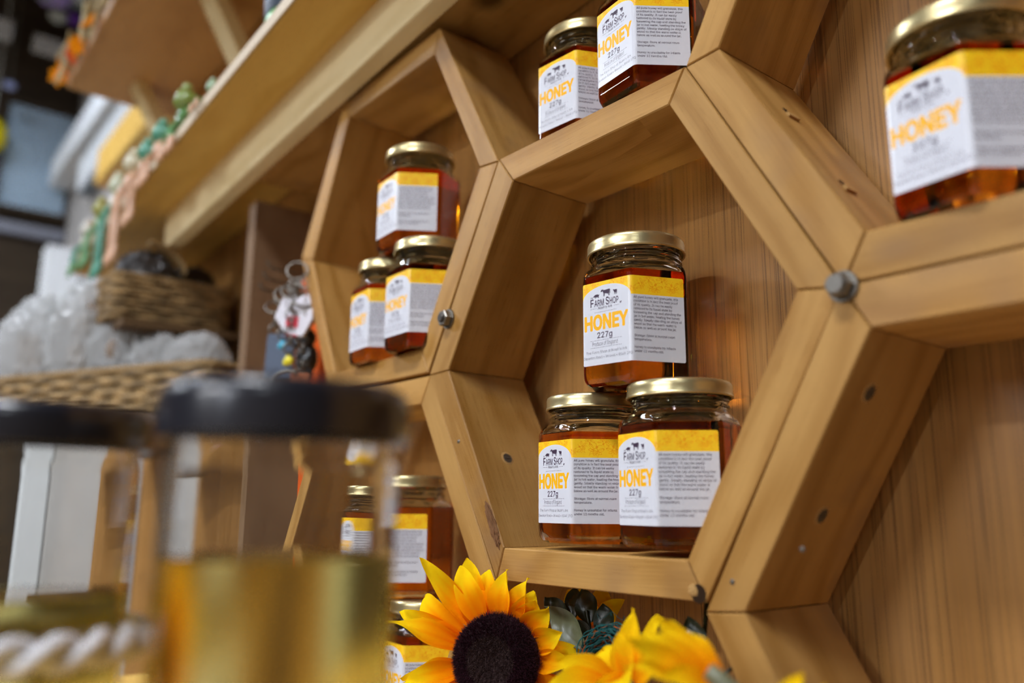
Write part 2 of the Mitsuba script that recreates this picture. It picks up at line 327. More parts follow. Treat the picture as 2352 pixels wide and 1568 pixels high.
# countersunk screws and open screw holes in the inner faces: (hexagon, corner a, corner b, along, depth, kind)
def screw(h, a, b, f, dy, kind):
    P = hv(h, a, 'i') * (1 - f) + hv(h, b, 'i') * f; e = hv(h, b, 'i') - hv(h, a, 'i'); e /= np.linalg.norm(e)
    cen = np.array(HEX[h]); nr = np.array([-e[1], e[0]]); nr *= 1 if np.dot(cen - P, nr) > 0 else -1
    c = A(P[0], dy, P[1]); n3 = np.array([nr[0], 0, nr[1]])
    if kind == 'screw':
        part(HKEY[h], 'screw', cat(disc_at(c + n3 * 0.00012, n3, [(0, 0.0002), (0.0030, 0.0002), (0.0036, 0)]), *[orient(boxm((-0.0022, -0.0004, 0), (0.0022, 0.0004, 0.0006)), c + n3 * 0.0001, n3) for _ in (0,)]), 'dark_steel')
        part(HKEY[h], 'screw_rim', disc_at(c + n3 * 0.0001, n3, [(0.0034, 0.0003), (0.0044, 0.0001), (0.0047, 0)]), 'rawwood')
    else:
        part(HKEY[h], 'screw_hole', disc_at(c + n3 * 0.00012, n3, [(0, 0.0001), (0.0024, 0.0001), (0.0026, 0)]), 'hole')
        part(HKEY[h], 'splinter', orient(boxm((-0.0042, -0.0013, 0), (0.0042, 0.0013, 0.0012)), c + n3 * 0.0001 + np.array([e[0], 0, e[1]]) * 0.004 + (0, 0.001, 0), n3), 'rawwood')
screw('C', 'L', 'BL', 0.52, 0.17, 'screw'); screw('LR', 'L', 'TL', 0.36, 0.17, 'screw'); screw('LR', 'L', 'TL', 0.80, 0.13, 'screw')
screw('UR', 'L', 'BL', 0.30, 0.16, 'hole'); screw('UR', 'L', 'BL', 0.72, 0.13, 'hole')
part(HKEY['C'], 'drill_hole', disc_at(A(0.478, -0.0006, -0.842), (0, -1, 0), [(0, 0.0001), (0.0036, 0.0001), (0.0042, 0)], 20), 'hole', 'chipped drill hole')
part(HKEY['C'], 'chip', disc_at(A(0.462, -0.0012, -0.832), (0.3, -1, 0.2), [(0, 0.0008), (0.0022, 0.0005), (0.0030, 0)], 7), 'rawwood')
bw = trimesh.creation.icosphere(subdivisions=4); v_ = np.array(bw.vertices); f_ = meshkit.fbm(v_ * 4 + 3.0, 4, 5)
v_ = v_ * (0.55 + 0.9 * f_)[:, None] * [0.0030, 0.0020, 0.0150]; e_ = hv('C', 'BL', 'i') - hv('C', 'L', 'i'); e_ /= np.linalg.norm(e_); P_ = hv('C', 'L', 'i') * 0.12 + hv('C', 'BL', 'i') * 0.88
g_ = np.array([v_[:, 0], v_[:, 1], v_[:, 2]]).T; ex_, ez_ = np.array([-e_[1], 0, e_[0]]), np.array([e_[0], 0, e_[1]])
g_ = g_[:, :1] * ex_ + g_[:, 1:2] * np.array([0, 1.0, 0]) + g_[:, 2:] * ez_ + A(P_[0] - 0.022, 0.001, P_[1] - 0.004)
part(HKEY['C'], 'bark_edge', trimesh.Trimesh(g_, bw.faces, process=False), 'twine', 'dark strip of bark', color=np.clip(np.outer(0.5 + f_, rgb(112, 78, 50)), 0, 1), smooth=True)
for x, z in ((0.83, -0.70), (0.60, -0.80), (-0.77, -0.32)):
    k = thing('nail_head', {0.83: 'tiny nail head in the board beside the empty hexagon', 0.60: 'tiny nail head at the end of the middle hexagon bottom board', -0.77: 'tiny nail head in the lower slanted board of the middle hexagon'}[x], 'nail')
    put(k, mikit.ply(disc_at(A(x, -0.0005, z), (0, -1, 0), [(0, 0.0006), (0.0009, 0.0005), (0.0013, 0)], 12), 'mat_steel', smooth=30))
# ------------------------------------------------------------------ honey jars
RC, HS, JH, RL = 0.2145 * S, 0.4153 * S, 0.5466 * S, 0.1812 * S
NR = 96
def hexr(R, rnd):             # radius by angle of a hexagon with circumradius R and rounded corners; a corner lies at angle 0
    P = Polygon([(R * math.cos(i * math.pi / 3), R * math.sin(i * math.pi / 3)) for i in range(6)])
    ap = rnd * math.cos(math.pi / 6)
    P = P.buffer(-rnd * 0.9, join_style=2).buffer(rnd * 0.9, quad_segs=6)
    out = []
    for k in range(NR):
        a = 2 * math.pi * k / NR
        g = P.intersection(LineString([(0, 0), (2 * R * math.cos(a), 2 * R * math.sin(a))]))
        out.append(g.length)
    return np.array(out)
AN = 2 * np.pi * np.arange(NR) / NR
HEXR = hexr(RC, 0.0034)
def ringz(r, z): return np.column_stack([r * np.cos(AN), r * np.sin(AN), np.full(NR, z)])
def blend(s, t, rc, z): return ringz(HEXR * s * (1 - t) + rc * t, z)   # hexagon scaled by s, blended by t into a circle rc
def glass_body():
    R = [blend(0.62, 0.5, 0.020, 0.0016), blend(0.74, 0.3, 0.023, 0.0003), blend(0.86, 0.08, 0.027, 0.0), blend(0.945, 0, 0, 0.0012), blend(0.985, 0, 0, 0.0034), blend(1, 0, 0, 0.0066),
         blend(1, 0, 0, 0.030), blend(1, 0, 0, 0.0575), blend(0.992, 0, 0, 0.0602), blend(0.965, 0.0, 0.03, 0.0622), blend(0.93, 0.25, 0.0285, 0.0640), blend(0.92, 0.7, 0.0262, 0.0653),
         blend(0.9, 1, 0.0248, 0.0660), blend(0.9, 1, 0.0243, 0.0672), blend(0.9, 1, 0.0244, 0.0682), blend(0.9, 1, 0.0254, 0.0688), blend(0.9, 1, 0.0254, 0.0696), blend(0.9, 1, 0.0243, 0.0704),
         blend(0.9, 1, 0.0242, 0.0716), blend(0.9, 1, 0.0251, 0.0722), blend(0.9, 1, 0.0251, 0.0730), blend(0.9, 1, 0.0242, 0.0738), blend(0.9, 1, 0.0242, 0.0795), blend(0.9, 1, 0.0236, 0.0800)]
    return loft(R)
def inner(z0, z1, top=None):
    R = [blend(0.70, 0.1, 0.02, z0), blend(0.86, 0, 0, z0 + 0.0012), blend(0.915, 0, 0, z0 + 0.0042), blend(0.92, 0, 0, 0.03), blend(0.92, 0, 0, 0.0570), blend(0.91, 0, 0, 0.0590), blend(0.905, 0, 0, z1 - 0.0003), blend(0.895, 0, 0, z1)]
    return loft(R)
def cavity():
    R = [blend(0.885, 0, 0, 0.0602), blend(0.885, 0, 0, 0.0606), blend(0.86, 0.3, 0.0262, 0.0622), blend(0.85, 0.8, 0.0232, 0.0640), blend(0.8, 1, 0.0222, 0.0655), blend(0.8, 1, 0.0220, 0.079), blend(0.8, 1, 0.0216, 0.0793)]
    return loft(R)
GLASS = mikit.ply(glass_body(), 'mat_glass', smooth=24)
HONEY = mikit.ply(inner(0.0046, 0.0599), 'mat_honey', smooth=24)
CAV = mikit.ply(cavity(), 'mat_cavity', smooth=24)
LIDPROF = [(0.0, 0.0803), (0.0236, 0.0803), (0.0255, 0.0798), (0.0260, 0.0780), (0.0261, 0.0752), (0.0262, 0.0742), (0.0271, 0.0740), (0.0275, 0.0745), (0.0274, 0.0752), (0.0270, 0.0757),
           (0.0270, 0.0785), (0.0270, 0.0800), (0.0266, 0.0812), (0.0258, 0.0819), (0.0248, 0.0820), (0.0240, 0.0817), (0.0232, 0.0814), (0.0, 0.0814)]
LID = mikit.ply(lathe(LIDPROF, 72), 'mat_gold', smooth=40)

# the printed label, drawn flat in millimetres (u along the label, v up) and wrapped over two faces of the jar
WF = 32.2
PATH = []                     # the glass outline from corner -60 degrees to corner +60 degrees, finely sampled
P_ = Polygon([(RC * math.cos(i * math.pi / 3), RC * math.sin(i * math.pi / 3)) for i in range(6)])
P_ = P_.buffer(-0.0034 * 0.9, join_style=2).buffer(0.0034 * 0.9, quad_segs=6)
aa = np.radians(np.linspace(-62, 62, 497)); PATH = []
for a in aa:
    g = P_.intersection(LineString([(0, 0), (2 * RC * math.cos(a), 2 * RC * math.sin(a))])); PATH.append((g.length * math.cos(a), g.length * math.sin(a)))
PATH = np.array(PATH); ARC = np.concatenate([[0], np.cumsum(np.linalg.norm(np.diff(PATH, axis=0), axis=1))])
ARC = (ARC - np.interp(0, aa, ARC)) * 1000 + WF; NRM = np.gradient(PATH, axis=0); NRM = np.stack([NRM[:, 1], -NRM[:, 0]], 1); NRM /= np.linalg.norm(NRM, axis=1, keepdims=True)
def wrap(uv, off):
    x = np.interp(uv[:, 0], ARC, PATH[:, 0]); y = np.interp(uv[:, 0], ARC, PATH[:, 1]); nx = np.interp(uv[:, 0], ARC, NRM[:, 0]); ny = np.interp(uv[:, 0], ARC, NRM[:, 1])
    q = np.hypot(nx, ny); return np.column_stack([x + nx / q * off, y + ny / q * off, 0.01065 + uv[:, 1] / 1000])
WHITE, YEL, BEE, INK, GOLDINK = rgb(209, 212, 221), rgb(250, 202, 30), rgb(238, 160, 12), rgb(62, 48, 68), rgb(240, 178, 18)
def tri2(poly):
    vs, fs, n = [], [], 0
    for g in getattr(poly, 'geoms', [poly]):
        if g.geom_type != 'Polygon' or g.area < 1e-4: continue
        v, f = trimesh.creation.triangulate_polygon(g, engine='earcut'); vs.append(v); fs.append(np.asarray(f) + n); n += len(v)
    return (np.vstack(vs), np.vstack(fs)) if vs else (np.zeros((0, 2)), np.zeros((0, 3), int))
def text2(txt, cap, x0=None, x1=None, v=0.0, align='l', bold=False, sx=1.0, shear=0.0):
    m = meshkit.text_mesh(txt, cap, 0.1, bold)
    keep = m.face_normals[:, 2] > 0.5
    f = m.faces[keep]; idx, f = np.unique(f, return_inverse=True); f = f.reshape(-1, 3); p = m.vertices[idx][:, :2].copy()
    lo, hi = p[:, 0].min(), p[:, 0].max(); p[:, 0] -= lo; w = hi - lo
    if x1 is not None and align == 'fit': sx = (x1 - x0) / w
    p[:, 0] = p[:, 0] * sx + shear * p[:, 1]
    if align == 'c': p[:, 0] += x0 - w * sx / 2
    else: p[:, 0] += x0
    p[:, 1] += v
    return p, f
def fat(txt, cap, x0, x1, v, by):
    p, f = text2(txt, cap, x0, x1, v, 'fit', True)
    return tri2(unary_union([Polygon(p[t]).buffer(by, quad_segs=3) for t in f]).simplify(0.03))
def base_strips(poly):        # cut at fine upright lines so that the paper follows the rounded corners
    cuts = np.unique(np.concatenate([np.linspace(-1, 5, 7), np.linspace(5, 27, 3), np.linspace(27.5, 37, 20), np.linspace(37, 64, 4)]))
    return [poly.intersection(sbox(a, -1, b, 50)) for a, b in zip(cuts[:-1], cuts[1:])]
LH, LW0, LW1 = 45.1, 0.4, 62.2
paper = sbox(LW0, 0, LW1, LH).buffer(-1.0).buffer(1.0, quad_segs=4)
arch = unary_union([affinity.scale(Point(16.3, 35.2).buffer(1, quad_segs=24), 15.9, 7.7), sbox(-2, 0, 32.2, 35.2), sbox(30, 0, 64, 35.0)])
yellow = paper.difference(arch); white = paper.intersection(arch)
def bee(cx, cy, s, rot):
    b = affinity.scale(Point(0, 0).buffer(1, quad_segs=8), 0.75, 1.25)
    ring = b.difference(affinity.scale(b, 0.82, 0.86)); parts = [ring]
    for y in (-0.75, -0.3, 0.15): parts.append(sbox(-0.8, y, 0.8, y + 0.22).intersection(b))
    hd = Point(0, 1.6).buffer(0.42, quad_segs=6); parts.append(hd)
    for q in (-1, 1):
        w = affinity.rotate(affinity.scale(Point(0, 0).buffer(1, quad_segs=8), 1.25, 0.55), q * 38); w = affinity.translate(w, q * 1.55, 1.05)
        parts += [w.difference(affinity.scale(w, 0.84, 0.74)), LineString([(q * 0.5, 0.6), (q * 2.4, 1.6)]).buffer(0.07)]
        w = affinity.rotate(affinity.scale(Point(0, 0).buffer(1, quad_segs=8), 0.9, 0.42), -q * 12); w = affinity.translate(w, q * 1.4, 0.1)
        parts += [w.difference(affinity.scale(w, 0.82, 0.70))]
        parts += [LineString([(q * 0.2, 1.9), (q * 0.6, 2.5), (q * 1.0, 2.6)]).buffer(0.06)]
        for y in (0.7, 0.0, -0.7): parts.append(LineString([(q * 0.6, y), (q * 1.3, y - 0.5), (q * 1.5, y - 1.1)]).buffer(0.06))
    g = unary_union(parts)
    return affinity.translate(affinity.rotate(affinity.scale(g, s, s, origin=(0, 0)), rot, origin=(0, 0)), cx, cy)
bees = unary_union([bee(*q) for q in ((38.5, 40.2, 1.25, 70), (45.2, 38.2, 1.7, -20), (56.0, 38.6, 1.6, 18), (50.5, 44.4, 1.3, 160), (42.0, 44.6, 1.1, 190), (61.5, 41.5, 1.2, -60), (3.2, 41.2, 1.25, 50), (8.2, 43.6, 1.1, -30), (27.5, 42.6, 1.2, 30), (21.5, 45.0, 1.1, 180), (33.0, 37.5, 1.0, 20))]).intersection(yellow.buffer(-0.1))
def U(*g): return unary_union(list(g))
def EL(x, y, a, b, r=0): return affinity.translate(affinity.rotate(affinity.scale(Point(0, 0).buffer(1, quad_segs=6), a, b), r), x, y)
cow = U(Polygon([(-2.2, 0.9), (2.1, 1.2), (2.5, 0.6), (2.4, -0.9), (1.4, -0.8), (-0.2, -1.1), (-1.6, -0.9), (-2.3, 0)]), EL(-2.9, 0.75, 0.95, 0.5, 25), Polygon([(-2.6, 1.0), (-2.2, 1.7), (-1.9, 1.0)]), Polygon([(-3.1, 1.0), (-3.5, 1.6), (-2.9, 1.3)]),
        *[sbox(x, -2.5, x + 0.42, -0.5) for x in (-1.9, -1.35, 1.4, 1.95)], LineString([(2.3, 1.0), (2.7, 0.5), (2.7, -1.2)]).buffer(0.12), EL(0.9, -1.1, 0.5, 0.4))
pig = U(EL(0, 0, 2.0, 1.0), EL(-1.9, -0.25, 0.7, 0.6), sbox(-2.9, -0.6, -2.2, -0.1), Polygon([(-1.9, 0.2), (-1.7, 0.9), (-1.3, 0.4)]), *[sbox(x, -1.7, x + 0.38, -0.3) for x in (-1.3, -0.8, 0.9, 1.4)], LineString([(1.9, 0.2), (2.4, 0.5), (2.3, 0.8)]).buffer(0.1))
sheep = U(EL(0, 0, 1.3, 0.95), EL(-0.6, 0.5, 0.6, 0.5), EL(0.6, 0.5, 0.6, 0.5), EL(-1.35, 0.75, 0.55, 0.4, -20), *[sbox(x, -2.0, x + 0.32, -0.4) for x in (-0.8, -0.35, 0.4, 0.8)])
hen = U(EL(0, 0, 0.6, 0.45, 20), Polygon([(-0.5, 0.2), (-1.0, 0.9), (-0.3, 0.45)]), EL(0.55, 0.55, 0.28, 0.28), sbox(-0.06, -0.9, 0.08, -0.3))
tr = lambda g, x, y, s: affinity.translate(affinity.scale(g, s, s, origin=(0, 0)), x, y)
art = [tr(cow, 16.6, 39.0, 0.98), tr(pig, 10.2, 37.6, 0.80), tr(sheep, 22.7, 38.2, 0.86), tr(hen, 25.9, 31.6, 0.85)]
art += [LineString([(x0, y), (x1, y)]).buffer(0.075, cap_style=2) for x0, x1, y in ((5.8, 10.2, 30.6), (21.4, 25.0, 30.6), (8.4, 23.4, 28.4), (5.4, 26.2, 13.2), (5.4, 26.2, 9.3))]
INKS = [text2('F', 4.1, 5.9, 8.1, 31.8, 'fit', True), text2('ARM', 3.4, 8.5, 15.0, 31.8, 'fit', True), text2('S', 4.1, 16.2, 18.4, 31.8, 'fit', True), text2('HOP', 3.4, 18.8, 24.6, 31.8, 'fit', True),
        text2('THE', 0.85, 5.9, 7.7, 36.3, 'fit', True), text2("Noah's Ark", 1.35, 10.9, 20.4, 30.0, 'fit', True, shear=0.15),
        text2('227g', 3.0, 10.2, 20.2, 14.4, 'fit', True), text2('Produce of England', 2.2, 6.8, 23.6, 10.3, 'fit'),
        text2("The Farm Shop at Noah's Ark", 1.45, 2.6, 29.6, 6.2, 'fit'), text2('Clevedon Road \u2022 Wraxall \u2022 BS48 1PG', 1.45, 0.6, 32.6, 3.4, 'fit')]
LINES = ['All pure honey will granulate, this', 'condition is in fact the best proof', 'of its quality. It can be easily', 'restored to its liquid state by', 'loosening the cap and standing the', 'jar in hot water, heating the honey',
         'gently. Ideally standing on strips of', 'wood so that the warm water is', 'below as well as around the jar.', '', 'Storage: Store at normal room', 'temperature.', '', 'Honey is unsuitable for infants', 'under 12 months old.']
for i, l in enumerate(LINES):
    if l:
        p_, f_ = text2(l, 1.22, 33.5, None, 32.9 - 2.03 * i, 'l', True, 1.0)
        INKS.append((p_, f_))
kk = 27.0 / (max(q[0][:, 0].max() for q in INKS[10:]) - 33.5)
for q in INKS[10:]: q[0][:, 0] = 33.5 + (q[0][:, 0] - 33.5) * kk
def build(layers):
    V, F, C, n = [], [], [], 0
    for p, f, off, c in layers:
        if not len(p): continue
        V.append(wrap(p, off)); F.append(np.asarray(f) + n); C.append(np.tile(c, (len(p), 1))); n += len(p)
    V, F = np.vstack(V), np.vstack(F)
    nr = np.cross(V[F[:, 1]] - V[F[:, 0]], V[F[:, 2]] - V[F[:, 0]]); ctr = V[F].mean(1); flip = (nr[:, :2] * ctr[:, :2]).sum(1) < 0
    F[flip] = F[flip][:, ::-1]
    return trimesh.Trimesh(V, F, process=False), np.vstack(C)
pm, pc = build([(*tri2(g), 0.00012, c) for src, c in ((white, WHITE), (yellow, YEL)) for g in base_strips(src)])
im, ic = build([(*tri2(bees), 0.00016, BEE)] + [(*tri2(g), 0.00016, INK) for g in art] + [(p, f, 0.00016, INK) for p, f in INKS] + [(*fat('HONEY', 7.4, 1.9, 30.3, 19.2, 0.32), 0.00016, GOLDINK)])
LABEL = mikit.ply(pm, 'mat_paper', color=pc); PRINT = mikit.ply(im, 'mat_ink', color=ic)
def jar(pos, yaw, label, group='honey jars in the hexagon shelves', lab=True):
    t = thing('honey_jar', label, 'jar', group)
    M = T().translate(list(map(float, pos))).rotate([0, 0, 1], math.degrees(yaw))
    for n, d in (('glass', GLASS), ('honey', HONEY), ('headspace', CAV), ('lid', LID)): scene[t + '__' + n] = {**d, 'to_world': M}
    if lab:
        scene[t + '__label'] = {**LABEL, 'to_world': M}; scene[t + '__label__print'] = {**PRINT, 'to_world': M}
    return t
ZIN = 0.7473
jar(A(0.2699, 0.1929, -0.7204), -1.2689, 'honey jar standing at the front of the middle hexagon, partly behind the slanted board')
jar(A(-0.1775, 0.2170, -0.7204), -1.1672, 'honey jar at the back of the middle hexagon, overlapped by the jar before it')
jar(A(0.0929, 0.1846, -0.7204 + 0.5467), -0.9282, 'honey jar on top of the pyramid in the middle hexagon')
jar(A(-1.1894, 0.1049, 0.1265), -1.0499, 'honey jar in the hexagon by the batten, bottom row, beside the nut')
jar(A(-1.5917, 0.1299, 0.1205), -1.1194, 'honey jar in the hexagon by the batten, bottom row, farther from the nut')
jar(A(-1.3544, 0.1306, 0.1235 + 0.5470), -1.1063, 'honey jar stacked on two others in the hexagon by the batten, label turned away')
jar(A(0.2101, 0.1788, 0.8800), -1.1617, 'honey jar standing on the middle hexagon top board, its lid cut off by the picture')
jar(A(-0.2428, 0.2633, 0.8700), -0.9613, 'honey jar on the middle hexagon top board, half hidden behind another jar')
jar(A(1.2941, 0.1599, 0.1255), -1.2096, 'large near honey jar alone in the hexagon at the edge of the picture')
jar(A(-1.325, 0.114, -0.996), -1.154, 'honey jar behind the big sunflower, seen beside the jar of pale syrup')
jar(A(-1.15, 0.125, -0.996 - 0.5470), -1.10, 'honey jar low in the hexagon behind the big sunflower petals, carrying another jar')
jar(A(-1.62, 0.150, -0.996 - 0.5470), -1.0, 'honey jar low in the hexagon, hidden behind the jar of pale syrup')
# ------------------------------------------------------------------ long shelf above the honeycomb, batten, end panel, upper shelf
def zs(x): return 2.05 + 0.0531 * (x + 1.41)          # underside of the long shelf, which sags a little to the far end
def slope_plank(x0, x1, y0, y1, z0f, z1f, m, axis_seed=0):
    F = [A(x0, y0, z0f(x0)), A(x1, y0, z0f(x1)), A(x1, y0, z1f(x1)), A(x0, y0, z1f(x0))]
    return prism_soup(F, (0, S * (y1 - y0), 0), F[1] - F[0], 0.0012).ply(m)
def single(name, label, cat_, shape, group=None):
    k = thing(name, label, cat_, group); scene[k] = shape; return k
single('shelf_board', 'long wooden shelf board with a pale front edge, above the batten', 'shelf', slope_plank(-7.1, 3.4, -0.475, 0.52, zs, lambda x: zs(x) + 0.093, 'shelfwood'))
scene['shelf_board__edge_strip'] = slope_plank(-7.1, 3.4, -0.484, -0.4752, lambda x: zs(x) + 0.001, lambda x: zs(x) + 0.092, 'edgewood')
labels['shelf_board__edge_strip'] = {'label': 'pale raw front edge'}
single('batten', 'pale square batten running under the long shelf above the honeycomb', 'batten', slope_plank(-5.02, 3.4, -0.130, -0.022, lambda x: zs(x) - 0.305, lambda x: zs(x) - 0.004, 'palewood'))
single('top_board', 'brown board over the hexagon shelves, behind the pale batten', 'board', slope_plank(-3.34, 3.3, -0.018, 0.52, lambda x: zs(x) - 0.27, lambda x: zs(x) - 0.15, 'honeywood'))
single('end_panel', 'upright wooden end panel beside the key rings, dark on its inner side', 'panel', prism_soup([A(-3.50, 0.03, -2.4), A(-3.37, 0.03, -2.4), A(-3.37, 0.03, 1.55), A(-3.50, 0.03, 1.55)], (0, S * 0.49, 0), (0, 0, 1)).ply('midwood'))
UZ0 = 3.93
single('upper_shelf', 'reddish brown upper shelf seen from below, with a flower garland along its edge', 'shelf', plank(A(-7.5, -0.64, UZ0), A(3.0, 0.52, UZ0 + 0.14)).ply('uppershelf'))
def strut(x, y0, z0, y1, z1, w, label):
    a, b = A(x, y0, z0), A(x, y1, z1); d = b - a; n = np.cross(d, (1, 0, 0)); n /= np.linalg.norm(n); t_ = 0.020
    F = [a - (S * w / 2, 0, 0), a + (S * w / 2, 0, 0), b + (S * w / 2, 0, 0), b - (S * w / 2, 0, 0)]
    single('shelf_strut', label, 'strut', prism_soup(F, n * t_ * (1 if n[1] > 0 else -1), d).ply('palewood'), 'slanted struts under the upper shelf')
strut(-6.95, -0.10, 3.92, 0.50, 2.88, 0.24, 'slanted pale wooden strut under the upper shelf, near its end')
strut(-4.72, -0.10, 3.92, 0.50, 2.88, 0.26, 'slanted pale wooden strut under the upper shelf, close to the green pot')

# ------------------------------------------------------------------ jars of pale syrup close to the camera, on a narrow table
tb = thing('display_table', 'narrow wooden display table under the two jars of pale syrup', 'table')
TZ = -1.06
scene[tb + '__top'] = plank(A(-0.45, -2.35, TZ - 0.16), A(1.15, -1.17, TZ)).ply('shelfwood')
for x, y in ((-0.38, -2.28), (1.08, -2.28), (-0.38, -1.24), (1.08, -1.24)):
    scene[numbered(tb + '__leg')] = prism_soup([A(x - 0.06, y - 0.06, -10), A(x + 0.06, y - 0.06, -10), A(x + 0.06, y - 0.06, TZ - 0.16), A(x - 0.06, y - 0.06, TZ - 0.16)], (0, 0.018, 0), (0, 0, 1)).ply('shelfwood')
def syrup_jar(pos, level, r, h, lid_h, label):
    t = thing('syrup_jar', label, 'jar', 'jars of pale syrup')
    hb = h - lid_h
    prof = [(0.0, 0.0015), (r * 0.7, 0.0005), (r * 0.92, 0.0), (r, 0.004), (r, hb - 0.006), (r * 0.985, hb - 0.003), (r * 0.95, hb), (r * 0.95, h - 0.002), (0.0, h - 0.002)]
    part(t, 'glass', move(lathe(prof, 80), pos), 'glass', smooth=28)
    ri = r - 0.0022
    part(t, 'syrup', move(lathe([(0, 0.004), (ri * 0.9, 0.004), (ri, 0.007), (ri, level - 0.0006), (0, level - 0.0006)], 80), pos), 'pale_syrup', smooth=28)
    part(t, 'headspace', move(lathe([(0, level), (ri, level), (ri, hb - 0.006), (r * 0.9, hb), (r * 0.9, h - 0.004), (0, h - 0.004)], 80), pos), 'cavity', smooth=28)
    R = r * 1.09
    part(t, 'lid', move(lathe([(r * 0.97, hb + 0.0005), (R * 0.985, hb), (R, hb + 0.001), (R, h - 0.0045), (R * 0.985, h - 0.0022), (R * 0.95, h - 0.0008), (R * 0.90, h), (0, h), (0, h - 0.0012), (r * 0.97, h - 0.0012), (r * 0.97, hb + 0.0005)], 80), pos), 'black_lid', smooth=40)
    return t
J1 = A(0.740, -1.430, TZ); J2 = A(0.205, -1.72, TZ)
syrup_jar(J1, 0.0575, 0.0292, 0.0990, 0.0140, 'blurred near jar half full of pale golden syrup with a black lid')
syrup_jar(J2, 0.044, 0.0292, 0.0975, 0.0120, 'blurred jar of pale syrup cut off by the picture edge, tied with white cord')
tw = []
for q in range(2):
    a = np.linspace(0, 2 * np.pi, 400, endpoint=False); rr = 0.0322 + 0.0024 * np.cos(a * 9 + q * np.pi)
    tw.append(tube(np.column_stack([J2[0] + rr * np.cos(a), J2[1] + rr * np.sin(a), J2[2] + 0.0305 + 0.0030 * np.sin(a * 9 + q * np.pi)]), 0.0026, 8, True))
k = thing('cord', 'twisted white cord tied round the syrup jar at the picture edge', 'cord'); m_ = cat(*tw)
put(k, mikit.ply(m_, 'mat_twine', smooth=True, color=colr(m_, (0.72, 0.73, 0.76))))

# ------------------------------------------------------------------ sunflowers
YE, OR, DO = np.array(rgb(252, 214, 22)), np.array(rgb(250, 160, 8)), np.array(rgb(240, 96, 6))
def petal(o, d, up, L, W, curl=0.0, cup=0.25, twist=0.0, tip=0.0, seed=0, pointed=1.0, nu=14, nv=8, c0=DO, c1=OR, c2=YE):
    r = np.random.default_rng(seed)
    d = np.asarray(d, float) / np.linalg.norm(d); up = np.asarray(up, float); s = np.cross(d, up); s /= np.linalg.norm(s); up = np.cross(s, d)
    V, C = [], []
    ph = r.uniform(0, 6.28)
    for i in range(nu + 1):
        u = i / nu
        w = W * (0.32 + 0.68 * math.sin(math.pi / 2 * u / 0.48) ** 1.1) if u < 0.48 else W * (1 - ((u - 0.48) / 0.52) ** (1.65 * pointed + 0.1)) ** (0.92 if pointed > 0.7 else 0.62)
        w = max(w, W * 0.015)
        ang = curl * u * u; x = L * (math.sin(ang) / ang * u if abs(ang) > 1e-3 else u); z = L * (u * (1 - math.cos(ang)) / ang if abs(ang) > 1e-3 else 0) + tip * L * max(0, u - 0.6) ** 2
        tw_ = twist * u
        for j in range(nv + 1):
            v = 2 * j / nv - 1
            y = v * w; zz = z + cup * w * (0.5 * v * v + 0.5 * abs(v)) + 0.10 * w * math.cos(v * 5.5) * (1 - u) + (0.045 * L * math.sin(u * 6 + ph + v * 1.4) + 0.02 * L * math.sin(u * 13 + 2 * ph - v * 2.2)) * u
            yy = y * math.cos(tw_) - (zz - z) * math.sin(tw_); zz = z + y * math.sin(tw_) + (zz - z) * math.cos(tw_)
            V.append(np.asarray(o) + d * x + s * yy + up * zz)
            t_ = u + 0.10 * math.sin(v * 9 + ph) * (1 - u)
            C.append(c0 * (1 - t_ / 0.46) + c1 * t_ / 0.46 if t_ < 0.46 else (c1 * (1 - (t_ - 0.46) / 0.28) + c2 * (t_ - 0.46) / 0.28 if t_ < 0.74 else c2))
    f = []
    for i in range(nu):
        for j in range(nv):
            a = i * (nv + 1) + j; f += [[a, a + 1, a + nv + 2], [a, a + nv + 2, a + nv + 1]]
    return trimesh.Trimesh(V, f, process=False), np.clip(np.array(C), 0, 1)
def add_petal(t, name, *a, **k):
    m, c = petal(*a, **k); part(t, name, m, 'petal', smooth=True, color=c)
